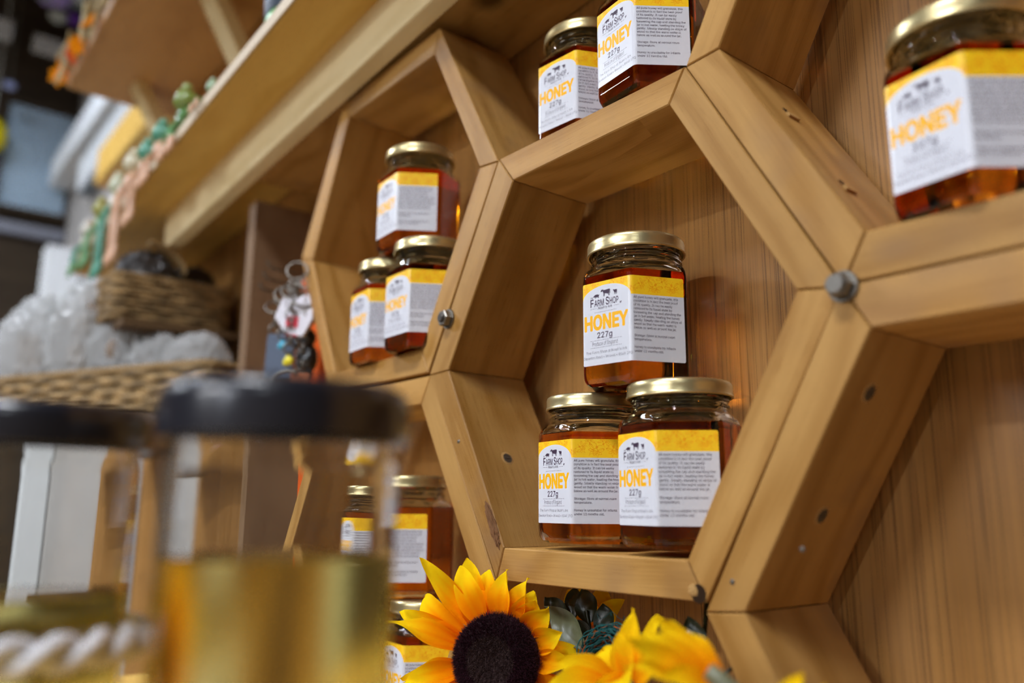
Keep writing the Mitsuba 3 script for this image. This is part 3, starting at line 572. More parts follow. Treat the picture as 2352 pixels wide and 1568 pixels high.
def flower_disc(t, c, nrm, R, H, n_hair=9000, seed=3):
    r = np.random.default_rng(seed)
    a, b, d = frame_of(nrm)
    prof = [(R * math.sin(q), H * math.cos(q)) for q in np.linspace(0.0, math.pi / 2, 14)] + [(R * 0.9, -H * 0.3), (0, -H * 0.35)]
    prof = [(p, z - 0.16 * H * max(0, 1 - p / (R * 0.55)) ** 1) for p, z in prof]
    m = lathe(prof, 48); M = np.eye(4); M[:3, 0], M[:3, 1], M[:3, 2], M[:3, 3] = a, b, d, c
    m.apply_transform(M); part(t, 'disc', m, 'fuzz', smooth=True, color=colr(m, rgb(38, 16, 22)))
    q = np.sqrt(r.uniform(0, 1, n_hair)) * 0.999; th = r.uniform(0, 2 * np.pi, n_hair)
    qa = np.arcsin(q); px, py = R * q * np.cos(th), R * q * np.sin(th); pz = H * np.cos(qa) - 0.16 * H * np.maximum(0, 1 - q / 0.55)
    nx, ny, nz = q * np.cos(th) / R, q * np.sin(th) / R, np.cos(qa) / H
    nn = np.stack([nx, ny, nz], 1); nn /= np.linalg.norm(nn, axis=1, keepdims=True)
    nn += r.normal(0, 0.33, nn.shape); nn /= np.linalg.norm(nn, axis=1, keepdims=True)
    L = r.uniform(0.0014, 0.0030, n_hair) * R / 0.021; base = np.stack([px, py, pz], 1); w = r.uniform(0.00010, 0.00017, n_hair) * R / 0.021
    s = np.cross(nn, [0.3, 0.7, 0.2]); s /= np.linalg.norm(s, axis=1, keepdims=True); s2 = np.cross(nn, s)
    V = np.stack([base + s * w[:, None], base - s * 0.5 * w[:, None] + s2 * 0.87 * w[:, None], base - s * 0.5 * w[:, None] - s2 * 0.87 * w[:, None], base + nn * L[:, None]], 1)
    V = V[..., :1] * a + V[..., 1:2] * b + V[..., 2:] * d + np.asarray(c)
    F = (np.array([[0, 1, 3], [1, 2, 3], [2, 0, 3]])[None] + (np.arange(n_hair) * 4)[:, None, None]).reshape(-1, 3)
    inn = (q < 0.52)[:, None]
    tip = np.where(inn, rgb(96, 74, 72), rgb(64, 22, 38)) * r.uniform(0.5, 1.5, (n_hair, 1)); root = np.where(inn, rgb(52, 34, 34), rgb(26, 9, 14)) * np.ones((n_hair, 1))
    CC = np.stack([root, root, root, tip], 1).reshape(-1, 3)
    part(t, 'fuzz', (V.reshape(-1, 3), F), 'fuzz', kind='stuff', color=np.clip(CC, 0, 1))
def sunflower(label, c, nrm, R, L, W, n, seed, tilt=0.15, disc=True, skip=(), hairs=9000, curl=-0.25, upv=(0, 0, 1), lopsided=0.0):
    t = thing('sunflower', label, 'flower', 'artificial sunflowers under the honeycomb')
    r = np.random.default_rng(seed); a, b, d = frame_of(nrm, upv)
    if disc: flower_disc(t, np.asarray(c), nrm, R, R * 0.62, hairs, seed)
    for ring in range(2):
        nn = n if ring == 0 else n - 3
        for i in range(nn):
            th = 2 * np.pi * (i + 0.5 * ring) / nn + r.normal(0, 0.10)
            e = a * math.cos(th) + b * math.sin(th)
            if any(lo <= math.degrees(th) % 360 <= hi for lo, hi in skip): continue
            tl = tilt + r.normal(0, 0.10) - 0.16 * ring
            dd = e * math.cos(tl) + d * math.sin(tl)
            add_petal(t, 'petal', np.asarray(c) + e * R * 0.80 - d * (0.0020 + 0.0022 * ring), dd, d, L * r.uniform(0.78, 1.20) * (1.0 if ring == 0 else 1.08) * (1 - lopsided * max(0.0, e @ np.array([0.75, 0.55, 0.6]))), W * r.uniform(0.85, 1.15),
                      curl=curl + r.normal(0, 0.5), cup=r.uniform(0.1, 0.7), twist=r.normal(0, 0.8), seed=seed * 100 + i + 50 * ring)
    return t
F1 = A(-0.270, -0.17, -1.112); N1 = np.array([0.62, -0.90, 0.12])
t1 = sunflower('big sunflower with a dark furry centre in front of the honeycomb', F1, N1, 0.0228, 0.0430, 0.0072, 15, 11, tilt=0.16, hairs=14000, lopsided=0.52, curl=-0.15)
# the tall petal standing up on its own
ti = A(-0.470, -0.17, -0.775); b0 = A(-0.37, -0.17, -1.01)
add_petal(t1, 'petal', b0, ti - b0, N1, np.linalg.norm(ti - b0), 0.0078, curl=-0.1, cup=0.35, seed=991)
def petals(t, base, tips, up, seed):
    for i, (tx, ty, tz, w, pt, cu, bx) in enumerate(tips):
        o = base + np.array(bx) * 0.001; d = A(tx, ty, tz) - o
        add_petal(t, 'petal', o, d, up, np.linalg.norm(d), w, curl=cu, cup=0.4, twist=0.5 * math.sin(i * 2.3), seed=seed + i, pointed=pt, c0=0.55 * DO + 0.45 * OR, c1=0.4 * OR + 0.6 * YE)
F2 = A(0.405, -0.24, -1.085)
t2 = thing('sunflower', 'sunflower opening upwards beside the big one, its centre hidden', 'flower', 'artificial sunflowers under the honeycomb')
petals(t2, F2, [(0.363, -0.17, -0.879, 0.0062, 1.0, -0.15, (0, 3, 0)), (0.385, -0.08, -0.896, 0.0068, 1.0, -0.2, (2, 5, 0)), (0.350, -0.20, -0.948, 0.0055, 1.0, 0.2, (-2, 2, 0)), (0.245, -0.36, -1.008, 0.0068, 0.9, -0.3, (-4, -1, 0)),
                 (0.215, -0.16, -1.000, 0.0098, 0.5, -0.25, (-5, 3, 0)), (0.445, -0.46, -1.030, 0.0085, 1.0, -0.5, (0, -5, 0)), (0.540, -0.44, -0.990, 0.0085, 1.0, -0.6, (4, -4, 0)), (0.560, -0.28, -0.985, 0.0070, 1.0, -0.3, (5, 0, 0)),
                 (0.30, -0.44, -1.055, 0.0075, 1.0, -0.5, (-4, -5, 0))], (0.1, -0.75, 0.65), 4100)
m_ = ell(F2 - (0, 0, 0.003), (0.009, 0.009, 0.006), 2); part(t2, 'calyx', m_, 'leaf', smooth=True, color=colr(m_, rgb(70, 80, 40)))
# the third: a half-closed flower seen from behind, on a slanting stem
F3 = A(0.853, -0.40, -0.985); ax3 = A(0.69, -0.46, -0.89) - F3; ax3 /= np.linalg.norm(ax3)
t3 = thing('sunflower', 'half closed sunflower leaning on a stem, seen from behind', 'flower', 'artificial sunflowers under the honeycomb')
petals(t3, F3 + ax3 * 0.002, [(0.690, -0.50, -0.878, 0.0050, 0.9, -0.2, (-1, -2, 0)), (0.682, -0.42, -0.854, 0.0042, 1.0, -0.1, (0, 0, 1)), (0.655, -0.34, -0.866, 0.0042, 1.0, -0.1, (1, 2, 1)), (0.700, -0.55, -0.897, 0.0036, 1.0, 0.1, (-2, -2, 0)),
                              (0.800, -0.53, -0.955, 0.0046, 1.0, -0.3, (0, -3, -1)), (0.703, -0.56, -0.948, 0.0046, 1.0, -0.2, (-2, -3, -1))], (0.45, -0.6, 0.65), 4200)
m_ = tube([F3 + ax3 * 0.005, F3 - ax3 * 0.003, F3 - ax3 * 0.02 + (0, 0, -0.004), F3 - ax3 * 0.06 + (0, 0, -0.03)], [0.0040, 0.0034, 0.0026, 0.0024], 10)
part(t3, 'stem', m_, 'leaf', smooth=True, color=colr(m_, rgb(120, 124, 96)))
t4 = thing('sunflower', 'yellow sunflower petals just showing at the bottom beside the empty hexagon', 'flower', 'artificial sunflowers under the honeycomb')
F4 = A(1.02, -0.40, -1.13)
petals(t4, F4, [(0.965, -0.43, -0.975, 0.0085, 0.6, -0.5, (-2, 0, 0)), (1.035, -0.40, -0.935, 0.0100, 0.6, -0.5, (0, 0, 0)), (1.095, -0.43, -0.955, 0.0095, 0.7, -0.6, (3, 0, 0)), (1.03, -0.50, -1.000, 0.0090, 0.8, -0.4, (0, -3, 0))], (0.1, -0.8, 0.6), 4300)
m_ = ell(F4, (0.008, 0.008, 0.006), 2); part(t4, 'calyx', m_, 'leaf', smooth=True, color=colr(m_, rgb(90, 100, 50)))
t5 = thing('sunflower', 'orange sunflower petals in the shade behind the dark leaves', 'flower', 'artificial sunflowers under the honeycomb')
F5 = A(-0.28, 0.33, -1.05)
petals(t5, F5, [(-0.44, 0.30, -0.915, 0.0085, 0.7, -0.2, (-2, 0, 0)), (-0.345, 0.30, -0.885, 0.0090, 0.7, -0.2, (0, 0, 0)), (-0.255, 0.32, -0.890, 0.0095, 0.6, -0.2, (2, 0, 0)), (-0.16, 0.33, -0.93, 0.0085, 0.8, -0.2, (4, 0, 0))], (0.2, -1, 0.2), 4400)

GD, GG = rgb(26, 38, 20), rgb(86, 92, 66)
def leaf(t, o, tip, W, up, c, seed, curl=0.3):
    d = np.asarray(tip) - np.asarray(o)
    m, cc = petal(o, d, up, np.linalg.norm(d), W, curl=curl, cup=0.25, seed=seed, c0=np.array(c), c1=np.array(c), c2=np.array(c) * 1.15)
    part(t, 'leaf', m, 'leaf', smooth=True, color=np.clip(cc, 0, 1))
sp = thing('leaf_sprig', 'dark green artificial leaves behind the sunflowers under the middle hexagon', 'leaves', 'artificial leaves under the honeycomb')
stems = [A(-0.10, 0.18, -1.40), A(-0.14, 0.18, -1.15), A(-0.22, 0.21, -0.97)]
m_ = tube(stems, 0.0012, 6); part(sp, 'stem', m_, 'leaf', smooth=True, color=colr(m_, GD))
for i, (o, tp, w, c) in enumerate((((-0.29, 0.21, -1.00), (-0.302, 0.24, -0.895), 0.0062, GD), ((-0.20, 0.21, -1.01), (-0.255, 0.24, -0.897), 0.0075, GD), ((-0.10, 0.19, -1.05), (-0.150, 0.24, -0.945), 0.0066, GD), ((-0.07, 0.05, -1.06), (-0.285, 0.10, -0.965), 0.0078, GG),
                                   ((-0.30, 0.19, -1.03), (-0.420, 0.20, -0.940), 0.0070, GD), ((-0.17, 0.17, -1.08), (-0.24, 0.16, -1.0), 0.007, GD))):
    leaf(sp, A(*o), A(*tp), w, (0.3, -1, 0.2), c, 300 + i)
sp2 = thing('leaf_sprig', 'dark green artificial leaves on thin stems beside the slanted lower board', 'leaves', 'artificial leaves under the honeycomb')
for i, (o, tp, w) in enumerate((((0.434, 0.05, -1.035), (0.373, 0.08, -0.925), 0.0058), ((0.50, 0.03, -1.065), (0.445, 0.02, -1.015), 0.0050))):
    leaf(sp2, A(*o), A(*tp), w, (0.5, -1, 0.2), GD, 330 + i)
for q in (((0.50, 0.06, -1.20), (0.44, 0.05, -1.04), (0.40, 0.12, -0.96), (0.35, 0.2, -0.875)), ((0.52, 0.06, -1.22), (0.50, 0.04, -1.08), (0.56, 0.08, -1.03))):
    m_ = tube([A(*p) for p in q], 0.0012, 6); part(sp2, 'stem', m_, 'leaf', smooth=True, color=colr(m_, GD))
# teal twine bound round the stems
tws, tcs = [], []
r = np.random.default_rng(9)
for i in range(70):
    a = np.linspace(-0.3, math.pi + 0.3, 40); R0 = 0.0122 + r.normal(0, 0.0019) + (0.003 if i % 11 == 0 else 0); o = r.normal(0, 0.0013, 3); ph = r.uniform(0, 6.28)
    c0 = A(0.085, 0.02, -1.085)
    p = np.column_stack([c0[0] + o[0] + (R0 * 1.15) * np.cos(a), c0[1] + o[1] + 0.004 * np.cos(a * 2 + ph) + 0.004 * np.sin(a), c0[2] + o[2] + R0 * np.sin(a) * 0.95]) + 0.00045 * np.sin(np.outer(a * 5 + ph, [1, 1.7, 2.3])) + (0.0016 * np.sin(np.outer(a * 11 + ph, [1, 1.3, 1.9])) if i % 11 == 0 else 0)
    m_ = tube(p, 0.00032 if i % 11 else 0.00014, 5); tws.append(m_); tcs.append(colr(m_, np.array(rgb(34, 88, 86)) * r.uniform(0.4, 1.1) if i % 9 else rgb(150, 80, 40)))
k = thing('twine_bundle', 'fuzzy teal twine looped round the flower stems', 'twine', None, 'stuff')
put(k, mikit.ply(cat(*tws), 'mat_twine', smooth=True, color=np.clip(np.vstack(tcs), 0, 1)), kind='stuff')
# ------------------------------------------------------------------ wicker baskets with wrapped goods
def rect_path(P0, ex, ey, lx, ly, n, rc):
    g = sbox(0, 0, lx, ly).buffer(-rc).buffer(rc, quad_segs=5).exterior
    q = np.array([g.interpolate(t, normalized=True).coords[0] for t in np.linspace(0, 1, n, endpoint=False)])
    nr = np.roll(q, -1, 0) - np.roll(q, 1, 0); nr = np.stack([nr[:, 1], -nr[:, 0]], 1); nr /= np.linalg.norm(nr, axis=1, keepdims=True)
    return q, nr
def basket(label, P0, ex, ey, lx, ly, h, rows, stakes, rope, tone, seed):
    t = thing('wicker_basket', label, 'basket', 'woven baskets beside the honeycomb')
    ex, ey = np.array(ex, float), np.array(ey, float); r = np.random.default_rng(seed)
    n = stakes * 8; q, nr = rect_path(P0, ex, ey, lx, ly, n, 0.012)
    W3 = lambda p, z: np.asarray(P0) + p[:, :1] * ex + p[:, 1:] * ey + np.array([0, 0, 1.0]) * np.reshape(z, (-1, 1))
    ms, cs = [], []
    for i in range(rows):
        ph = math.pi * (i % 2); k = np.arange(n)
        off = 0.55 * rope * np.cos(np.pi * k / 8 * 2 / 2 + ph)
        z = h * (i + 0.6) / (rows + 0.4) + r.normal(0, rope * 0.10, n).cumsum() * 0.02
        rr = rope * (1 + 0.13 * np.sin(k * 2.3 + r.uniform(0, 6)) + r.normal(0, 0.06, n))
        m = tube(W3(q + nr * off[:, None], z), rr, 6, True); ms.append(m)
        cs.append(np.repeat(np.array(tone) * (r.uniform(0.6, 1.2) * (1 + 0.35 * np.sin(k * 0.9 + r.uniform(0, 6)))).reshape(-1, 1), 6, 0))
    part(t, 'weave', cat(*ms), 'wicker', kind='stuff', smooth=True, color=np.clip(np.vstack(cs), 0, 1))
    for k in range(0, n, 8):
        p = q[k:k + 1]; m = tube(np.vstack([W3(p, 0.0), W3(p, h * 0.5), W3(p, h)]), rope * 0.55, 6)
        part(t, 'stake', m, 'wicker', smooth=True, color=colr(m, np.array(tone) * 0.45))
    ms = []
    for s_ in range(2):
        k = np.arange(n * 2); qq = np.repeat(q, 2, 0); nn = np.repeat(nr, 2, 0); qq[1::2] = (q + np.roll(q, -1, 0)) / 2
        p = W3(qq + nn * (0.6 * rope * np.cos(k * 1.1 + s_ * np.pi))[:, None], h + 0.6 * rope * np.sin(k * 1.1 + s_ * np.pi)); ms.append(tube(p, rope * 0.75, 6, True))
    m = cat(*ms); part(t, 'rim', m, 'wicker', smooth=True, color=colr(m, np.array(tone) * 1.15))
    g = W3(np.array([[0.002, 0.002], [lx - 0.002, 0.002], [lx - 0.002, ly - 0.002], [0.002, ly - 0.002]]), np.zeros(4)); m = loft([g, g + (0, 0, 0.003)]); part(t, 'base', m, 'wicker', color=colr(m, np.array(tone) * 0.6))
    return t
TONE = rgb(150, 124, 84)
bz = 0.875
basket('wicker basket full of black wrapped packs, under the end of the pale batten', A(-5.80, -0.52, bz), (1, 0, 0), (0, 1, 0), 0.94 * S, 0.95 * S, 0.375 * S, 9, 12, 0.0032, TONE, 1)
single('basket_board', 'thin dark board carrying the basket of black packs', 'shelf', plank(A(-7.20, -0.47, bz - 0.075), A(-4.70, 0.52, bz - 0.022)).ply('darkwood'))
single('bay_shelf', 'dark shelf board low in the bay beside the end panel', 'shelf', plank(A(-7.2, -0.46, -0.10), A(-3.52, 0.52, 0.0)).ply('darkwood'))
e2 = np.array([2.2, 1.12, 0]); e2 /= np.linalg.norm(e2); n2 = np.array([-e2[1], e2[0], 0])
Q1 = A(-3.93, -0.01, 0.10); L2 = 2.5 * S
basket('long wicker basket heaped with bags in clear film, above the blurred black lids', Q1 - e2 * L2, e2, n2, L2, 0.50 * S, 0.345 * S, 7, 22, 0.0040, np.array(TONE) * 1.1, 2)
bb = [Q1 - e2 * (L2 + 0.01) - n2 * 0.01, Q1 + e2 * 0.01 - n2 * 0.01]
single('basket_board', 'board carrying the long basket of clear bags', 'shelf', prism_soup([bb[0] - (0, 0, 0.014), bb[1] - (0, 0, 0.014), bb[1] - (0, 0, 0.0035), bb[0] - (0, 0, 0.0035)], n2 * (0.5 * S + 0.018), e2).ply('darkwood'))

def pouch(c, ex, w, h, d, seed, sub=4, crinkle=0.09, fin=True):
    """A puffed film bag: flat seams at the sides, a gathered top, creased all over."""
    ex = np.array(ex, float); ex /= np.linalg.norm(ex); ey = np.cross([0, 0, 1.0], ex)
    m = trimesh.creation.icosphere(subdivisions=sub); v = np.array(m.vertices)
    x, y, z = v.T
    sx = np.sign(x) * np.abs(x) ** 0.7; sz = np.sign(z) * np.abs(z) ** 0.75
    q = np.stack([sx * w / 2 * (1 - 0.12 * np.clip(z, 0, 1)), y * d / 2 * np.clip(1.1 - 0.55 * np.clip(z, 0, 1) ** 2, 0.1, 1), sz * h / 2], 1)
    f = meshkit.fbm(v * 3.1 + seed * 7.3, 4, seed); g = np.abs(meshkit.noise(v * 7 + seed * 3.1, seed) - 0.5) * 2
    q *= (1 + 2.2 * crinkle * (f - 0.5) - 1.3 * crinkle * (1 - g) ** 2)[:, None]
    q = q[:, :1] * ex + q[:, 1:2] * ey + q[:, 2:] * np.array([0, 0, 1.0]) + np.asarray(c)
    return trimesh.Trimesh(q, m.faces, process=False)
def filmbag(label, c, ex, w, h, d, seed, film, inside, fill=0.8, cg='bags in clear film in the long basket'):
    t = thing('film_bag', label, 'bag', cg)
    part(t, 'film', pouch(c, ex, w, h, d, seed, 5), film, smooth=True)
    r = np.random.default_rng(seed); ms, cs = [], []
    for i in range(9):
        p = np.asarray(c) + np.array([r.uniform(-.3, .3) * w, r.uniform(-.2, .2) * d, r.uniform(-.36, .22) * h])
        m = ell(p, (w * 0.13, d * 0.15, h * 0.11), 2); ms.append(m); cs.append(colr(m, np.array(inside) * r.uniform(0.6, 1.2)))
    part(t, 'sweets', cat(*ms), 'matte', kind='stuff', smooth=True, color=np.clip(np.vstack(cs), 0, 1))
    return t
zb2 = Q1[2] + 0.004
IN = rgb(170, 150, 130)
bl = lambda f, hh: np.array([*(Q1 - e2 * L2 * f + n2 * 0.25 * S)[:2], zb2 + hh / 2])
for f, w, hh, d, sd, lb in ((0.93, 0.12, 0.170, 0.066, 3, 'tall clear film bag at the far end of the long basket'), (0.68, 0.105, 0.185, 0.066, 4, 'tallest clear film bag in the long basket, with a bright glint on its shoulder'),
                          (0.50, 0.085, 0.140, 0.060, 5, 'slumped clear film bag in the long basket, beside the tallest bag'), (0.33, 0.080, 0.100, 0.055, 6, 'small crumpled clear film bag in the long basket, below the other basket'), (0.16, 0.095, 0.095, 0.058, 8, 'low clear film bag at the near end of the long basket')):
    filmbag(lb, bl(f, hh), e2, w, hh, d, sd, 'cellophane', IN)
zb1 = A(0, 0, bz)[2] + 0.004
for x, y, w, hh, d, sd, lb in ((-5.05, -0.22, 0.07, 0.096, 0.055, 12, 'black wrapped pack at the front of the basket under the batten'), (-5.20, 0.18, 0.07, 0.092, 0.055, 13, 'black wrapped pack at the back of the basket under the batten'), (-5.50, -0.20, 0.065, 0.112, 0.055, 14, 'black wrapped pack standing highest in the basket under the batten')):
    t = thing('wrapped_pack', lb, 'pack', 'black wrapped packs in the basket')
    c = A(x, y, 0); c[2] = zb1 + hh / 2; part(t, 'film', pouch(c, (0.3, 1, 0), w, hh, d, sd, 5, 0.08), 'black_plastic', smooth=True)
    if sd == 12:
        a = np.linspace(0.1, 1.5, 16); p = np.column_stack([np.full(16, c[0] + 0.016), c[1] - 0.012 + 0.05 * np.sin(a) , c[2] + 0.016 + 0.036 * np.cos(a)])
        m = loft([np.array([q_ + (-0.012, 0, -0.001), q_ + (0.012, 0, -0.001), q_ + (0.012, 0, 0.001), q_ + (-0.012, 0, 0.001)]) for q_ in p]); part(t, 'card', m, 'matte', 'tan card strip', color=colr(m, rgb(176, 146, 100)))

# ------------------------------------------------------------------ key rings hanging beside the end panel
rack = thing('key_ring_rack', 'orange hook rack behind the key rings', 'rack')
RX = -2.72
m = boxm(A(-2.90, 0.20, 0.62), A(-2.66, 0.32, 0.90)); part(rack, 'head', m, 'glaze', color=colr(m, rgb(214, 92, 12)))
m = boxm(A(-2.80, 0.24, -0.5), A(-2.66, 0.29, 0.64)); part(rack, 'stem', m, 'glaze', color=colr(m, rgb(222, 88, 14)))
for i, (x, z) in enumerate(((-2.75, 0.80), (-2.70, 0.86), (-2.80, 0.74))):
    part(rack, 'hook', tube([A(x, 0.18, z), A(x, 0.02, z), A(x, -0.10, z + 0.01), A(x, -0.13, z + 0.05)], 0.0013, 7), 'steel', smooth=True)
def torus(c, R, r_, nrm, sq=1.0):
    a, b, d = frame_of(nrm); q = np.linspace(0, 2 * np.pi, 28, endpoint=False)
    return tube(np.asarray(c) + R * np.cos(q)[:, None] * a + R * sq * np.sin(q)[:, None] * b, r_, 7, True)
def charm(shape, c, s, seed):
    r = np.random.default_rng(seed)
    if shape == 'badge':
        g = Polygon([(-0.6, 1), (0.9, 1.15), (1.0, -0.2), (0.6, -1.2), (-0.3, -1.0), (-0.9, -0.1)]).buffer(0.15)
        m = trimesh.creation.extrude_polygon(g, 0.35, engine='earcut'); m.apply_scale(s); return orient(m, c, (0.75, -0.62, 0.2))
    if shape == 'slab':
        m = trimesh.creation.extrude_polygon(sbox(-0.7, -1.3, 0.7, 1.3).buffer(0.15), 0.4, engine='earcut'); m.apply_scale(s); return orient(m, c, (0.75, -0.62, 0.1))
    if shape == 'animal':
        return cat(*[move(q, c) for q in (ell((0, 0, -0.3 * s), (0.75 * s, 0.55 * s, 0.9 * s), 2), ell((0, 0, 0.85 * s), (0.5 * s, 0.45 * s, 0.5 * s), 2), ell((-0.4 * s, 0, -1.2 * s), (0.2 * s, 0.2 * s, 0.45 * s), 2), ell((0.4 * s, 0, -1.2 * s), (0.2 * s, 0.2 * s, 0.45 * s), 2))])
    return cat(*[move(ell((q * 0.55 * s, 0, w * 0.3 * s), (0.5 * s, 0.4 * s, 0.5 * s), 2), c) for q, w in ((-1, 0), (1, 0), (0, 1))])
KR = [  # x, y, z of the hook end, length of the chain, charm, size, colour, label
 (-2.86, -0.10, 0.72, 0.20, 'slab', 0.0150, rgb(92, 104, 124), 'key ring with a long grey blue slab, hanging lowest beside the end panel'),
 (-2.80, -0.05, 0.78, 0.14, 'animal', 0.0120, rgb(40, 42, 50), 'key ring with a dark figure, behind the grey blue slab'),
 (-2.66, -0.12, 0.84, 0.10, 'badge', 0.0150, rgb(226, 226, 236), 'key ring with a red and white badge touching the hexagon shelf edge'),
 (-2.68, -0.02, 0.80, 0.26, 'animal', 0.0165, rgb(18, 18, 20), 'key ring with a black figure under the red and white badge'),
 (-2.72, -0.16, 0.70, 0.24, 'dots', 0.0060, rgb(60, 170, 200), 'key ring with a small turquoise and pink charm'),
 (-2.62, -0.16, 0.70, 0.30, 'dots', 0.0072, rgb(226, 214, 20), 'key ring with a small bright yellow charm'),
 (-2.62, -0.08, 0.66, 0.44, 'slab', 0.0095, rgb(176, 102, 58), 'key ring with a brown leather tag at the foot of the bunch'),
 (-2.90, -0.14, 0.66, 0.12, 'dots', 0.0055, rgb(168, 110, 190), 'key ring with a small purple charm above the grey blue slab')]
for i, (x, y, z, ln, shp, sz, c, lb) in enumerate(KR):
    t = thing('key_ring', lb, 'key ring', 'key rings hanging beside the end panel')
    h = A(x + 0.27, y + 0.06, z)
    part(t, 'ring', torus(h - (0, 0, 0.008), 0.0092, 0.0010, (0.8, -0.5, 0.1 + 0.1 * i)), 'steel', smooth=True)
    e = h - (0, 0, 0.0175); nL = max(2, int(ln * S / 0.0075)); ms = []
    for q in range(nL):
        ms.append(torus(e - (0, 0, 0.0045 + q * 0.0075), 0.0048, 0.0009, (1, 0, 0) if q % 2 else (0.2, 1, 0)))
    part(t, 'chain', cat(*ms), 'steel', kind='stuff', smooth=True)
    cc = e - (0, 0, nL * 0.0075 + 1.2 * sz); m = charm(shp, cc, sz, i)
    part(t, 'charm', m, 'glaze', color=colr(m, c))
    if shp == 'badge':
        m = charm('slab', cc + np.array([0.75, -0.62, 0.2]) * 0.0052 - (0, 0, sz * 0.75), sz * 0.42, 1); part(t, 'badge_band', m, 'glaze', 'red band', color=colr(m, rgb(214, 52, 74)))
    if i == 6:
        part(t, 'large_ring', torus(cc + (-0.012, -0.006, 0.004), 0.0135, 0.0019, (0.8, -0.55, 0.15)), 'steel', smooth=True)

# ------------------------------------------------------------------ glazed shelf sitters dangling their legs over the long shelf
def ztop(x): return zs(x) + 0.093
def sitter(x, s, body, head, limb, foot, label, seed, drop=0.30):
    t = thing('shelf_sitter', label, 'ornament', 'glazed frog ornaments sitting along the shelf edge')
    r = np.random.default_rng(seed); y = -0.39; b = A(x, y, ztop(x) + 0.012); k = s * S
    m = ell(b + (0, 0, 0.12 * k), (0.12 * k, 0.10 * k, 0.125 * k), 3); part(t, 'body', m, 'glaze', smooth=True, color=colr(m, body))
    m = ell(b + (0.0, -0.02 * k, 0.29 * k), (0.115 * k, 0.10 * k, 0.085 * k), 3); part(t, 'head', m, 'glaze', smooth=True, color=colr(m, head))
    for q in (-1, 1):
        m = ell(b + (q * 0.065 * k, -0.045 * k, 0.375 * k), (0.042 * k, 0.042 * k, 0.045 * k), 2); part(t, 'eye', m, 'glaze', smooth=True, color=colr(m, np.array(head) * 1.1 + 0.05))
        m = tube([b + (q * 0.10 * k, -0.02 * k, 0.19 * k), b + (q * 0.16 * k, -0.08 * k, 0.10 * k), b + (q * 0.09 * k, -0.115 * k, 0.015 * k)], 0.024 * k, 8); part(t, 'arm', m, 'glaze', smooth=True, color=colr(m, limb))
        fx = q * 0.09 * k + r.normal(0, 0.02) * k; p = [b + (q * 0.06 * k, -0.05 * k, 0.03 * k), b + (q * 0.08 * k, -0.095 * k - 0.004, 0.012 * k), b + (fx, -0.095 * k - 0.007, -0.10 * k), b + (fx * 1.1, -0.095 * k - 0.006, -drop * k)]
        p = np.array(p); p[1:, 1] = np.minimum(p[1:, 1], A(0, -0.475, 0)[1] - 0.006)
        m = tube(p, 0.022 * k, 8); part(t, 'leg', m, 'glaze', smooth=True, color=colr(m, limb))
        fp = p[-1]; fs = [ell(fp + (j * 0.05 * k, -0.01 * k, -0.045 * k - 0.01 * k * abs(j)), (0.022 * k, 0.022 * k, 0.055 * k), 2) for j in (-1, 0, 1)] + [ell(fp, (0.05 * k, 0.03 * k, 0.035 * k), 2)]
        m = cat(*fs); part(t, 'foot', m, 'glaze', smooth=True, color=colr(m, foot))
GR, TE, OL, TN = rgb(96, 150, 96), rgb(70, 148, 122), rgb(124, 134, 52), rgb(206, 164, 132)
sitter(-3.72, 0.92, rgb(84, 118, 60), rgb(120, 140, 66), GR, TN, 'olive green glazed frog on the shelf edge, second sitter from the green pot', 41, 0.1)
sitter(-3.18, 0.45, GR, rgb(150, 180, 150), GR, TN, 'smallest pale green glazed frog on the shelf edge', 46, 0.05)
sitter(-4.28, 0.85, TN, TE, TN, TN, 'tan glazed frog with a green head on the shelf edge', 42, 0.12)
sitter(-4.66, 0.85, TN, TE, TN, TN, 'tan glazed frog with a teal head on the shelf edge', 43, 0.35)
sitter(-5.05, 1.0, TN, rgb(196, 190, 160), TN, TN, 'cream headed glazed frog with big tan feet dangling over the shelf edge', 44, 0.50)
sitter(-5.55, 0.95, rgb(214, 206, 190), rgb(190, 196, 170), TE, TE, 'glazed frog with teal legs dangling over the shelf edge', 45, 0.50)
sitter(-6.15, 0.9, OL, rgb(150, 150, 60), GR, GR, 'olive glazed frog sitting last but one on the shelf edge', 47, 0.25)
sitter(-6.70, 0.8, rgb(200, 196, 170), rgb(206, 204, 196), TE, GR, 'pale glazed frog sitting at the very end of the shelf', 48, 0.2)
pot = thing('green_pot', 'green pot with a dark lettered band, on the long shelf', 'pot')
pc_ = A(-2.28, -0.10, ztop(-2.28) + 0.017); rp = 0.044
m = move(lathe([(0, 0.0005), (rp * 0.86, 0.0005), (rp, 0.008), (rp, 0.026), (rp * 0.985, 0.028), (rp * 0.985, 0.075), (rp * 0.92, 0.08), (0, 0.08)], 48), pc_)
part(pot, 'body', m, 'glaze', smooth=30, color=None) if False else part(pot, 'body', m, 'potgreen', smooth=30)
part(pot, 'band', move(lathe([(rp * 1.0, 0.029), (rp * 1.012, 0.0295), (rp * 1.012, 0.066), (rp * 1.0, 0.0665)], 64), pc_), 'slate', smooth=30)
p_, f_ = text2('chutney', 0.013, 0, 0, 0, 'l', True, 1.1, 0.3)
a_ = p_[:, 0] / rp + math.radians(-112); v_ = np.column_stack([pc_[0] + rp * 1.018 * np.cos(a_), pc_[1] + rp * 1.018 * np.sin(a_), pc_[2] + 0.041 + p_[:, 1]])
part(pot, 'lettering', trimesh.Trimesh(v_, f_, process=False), 'chalk')

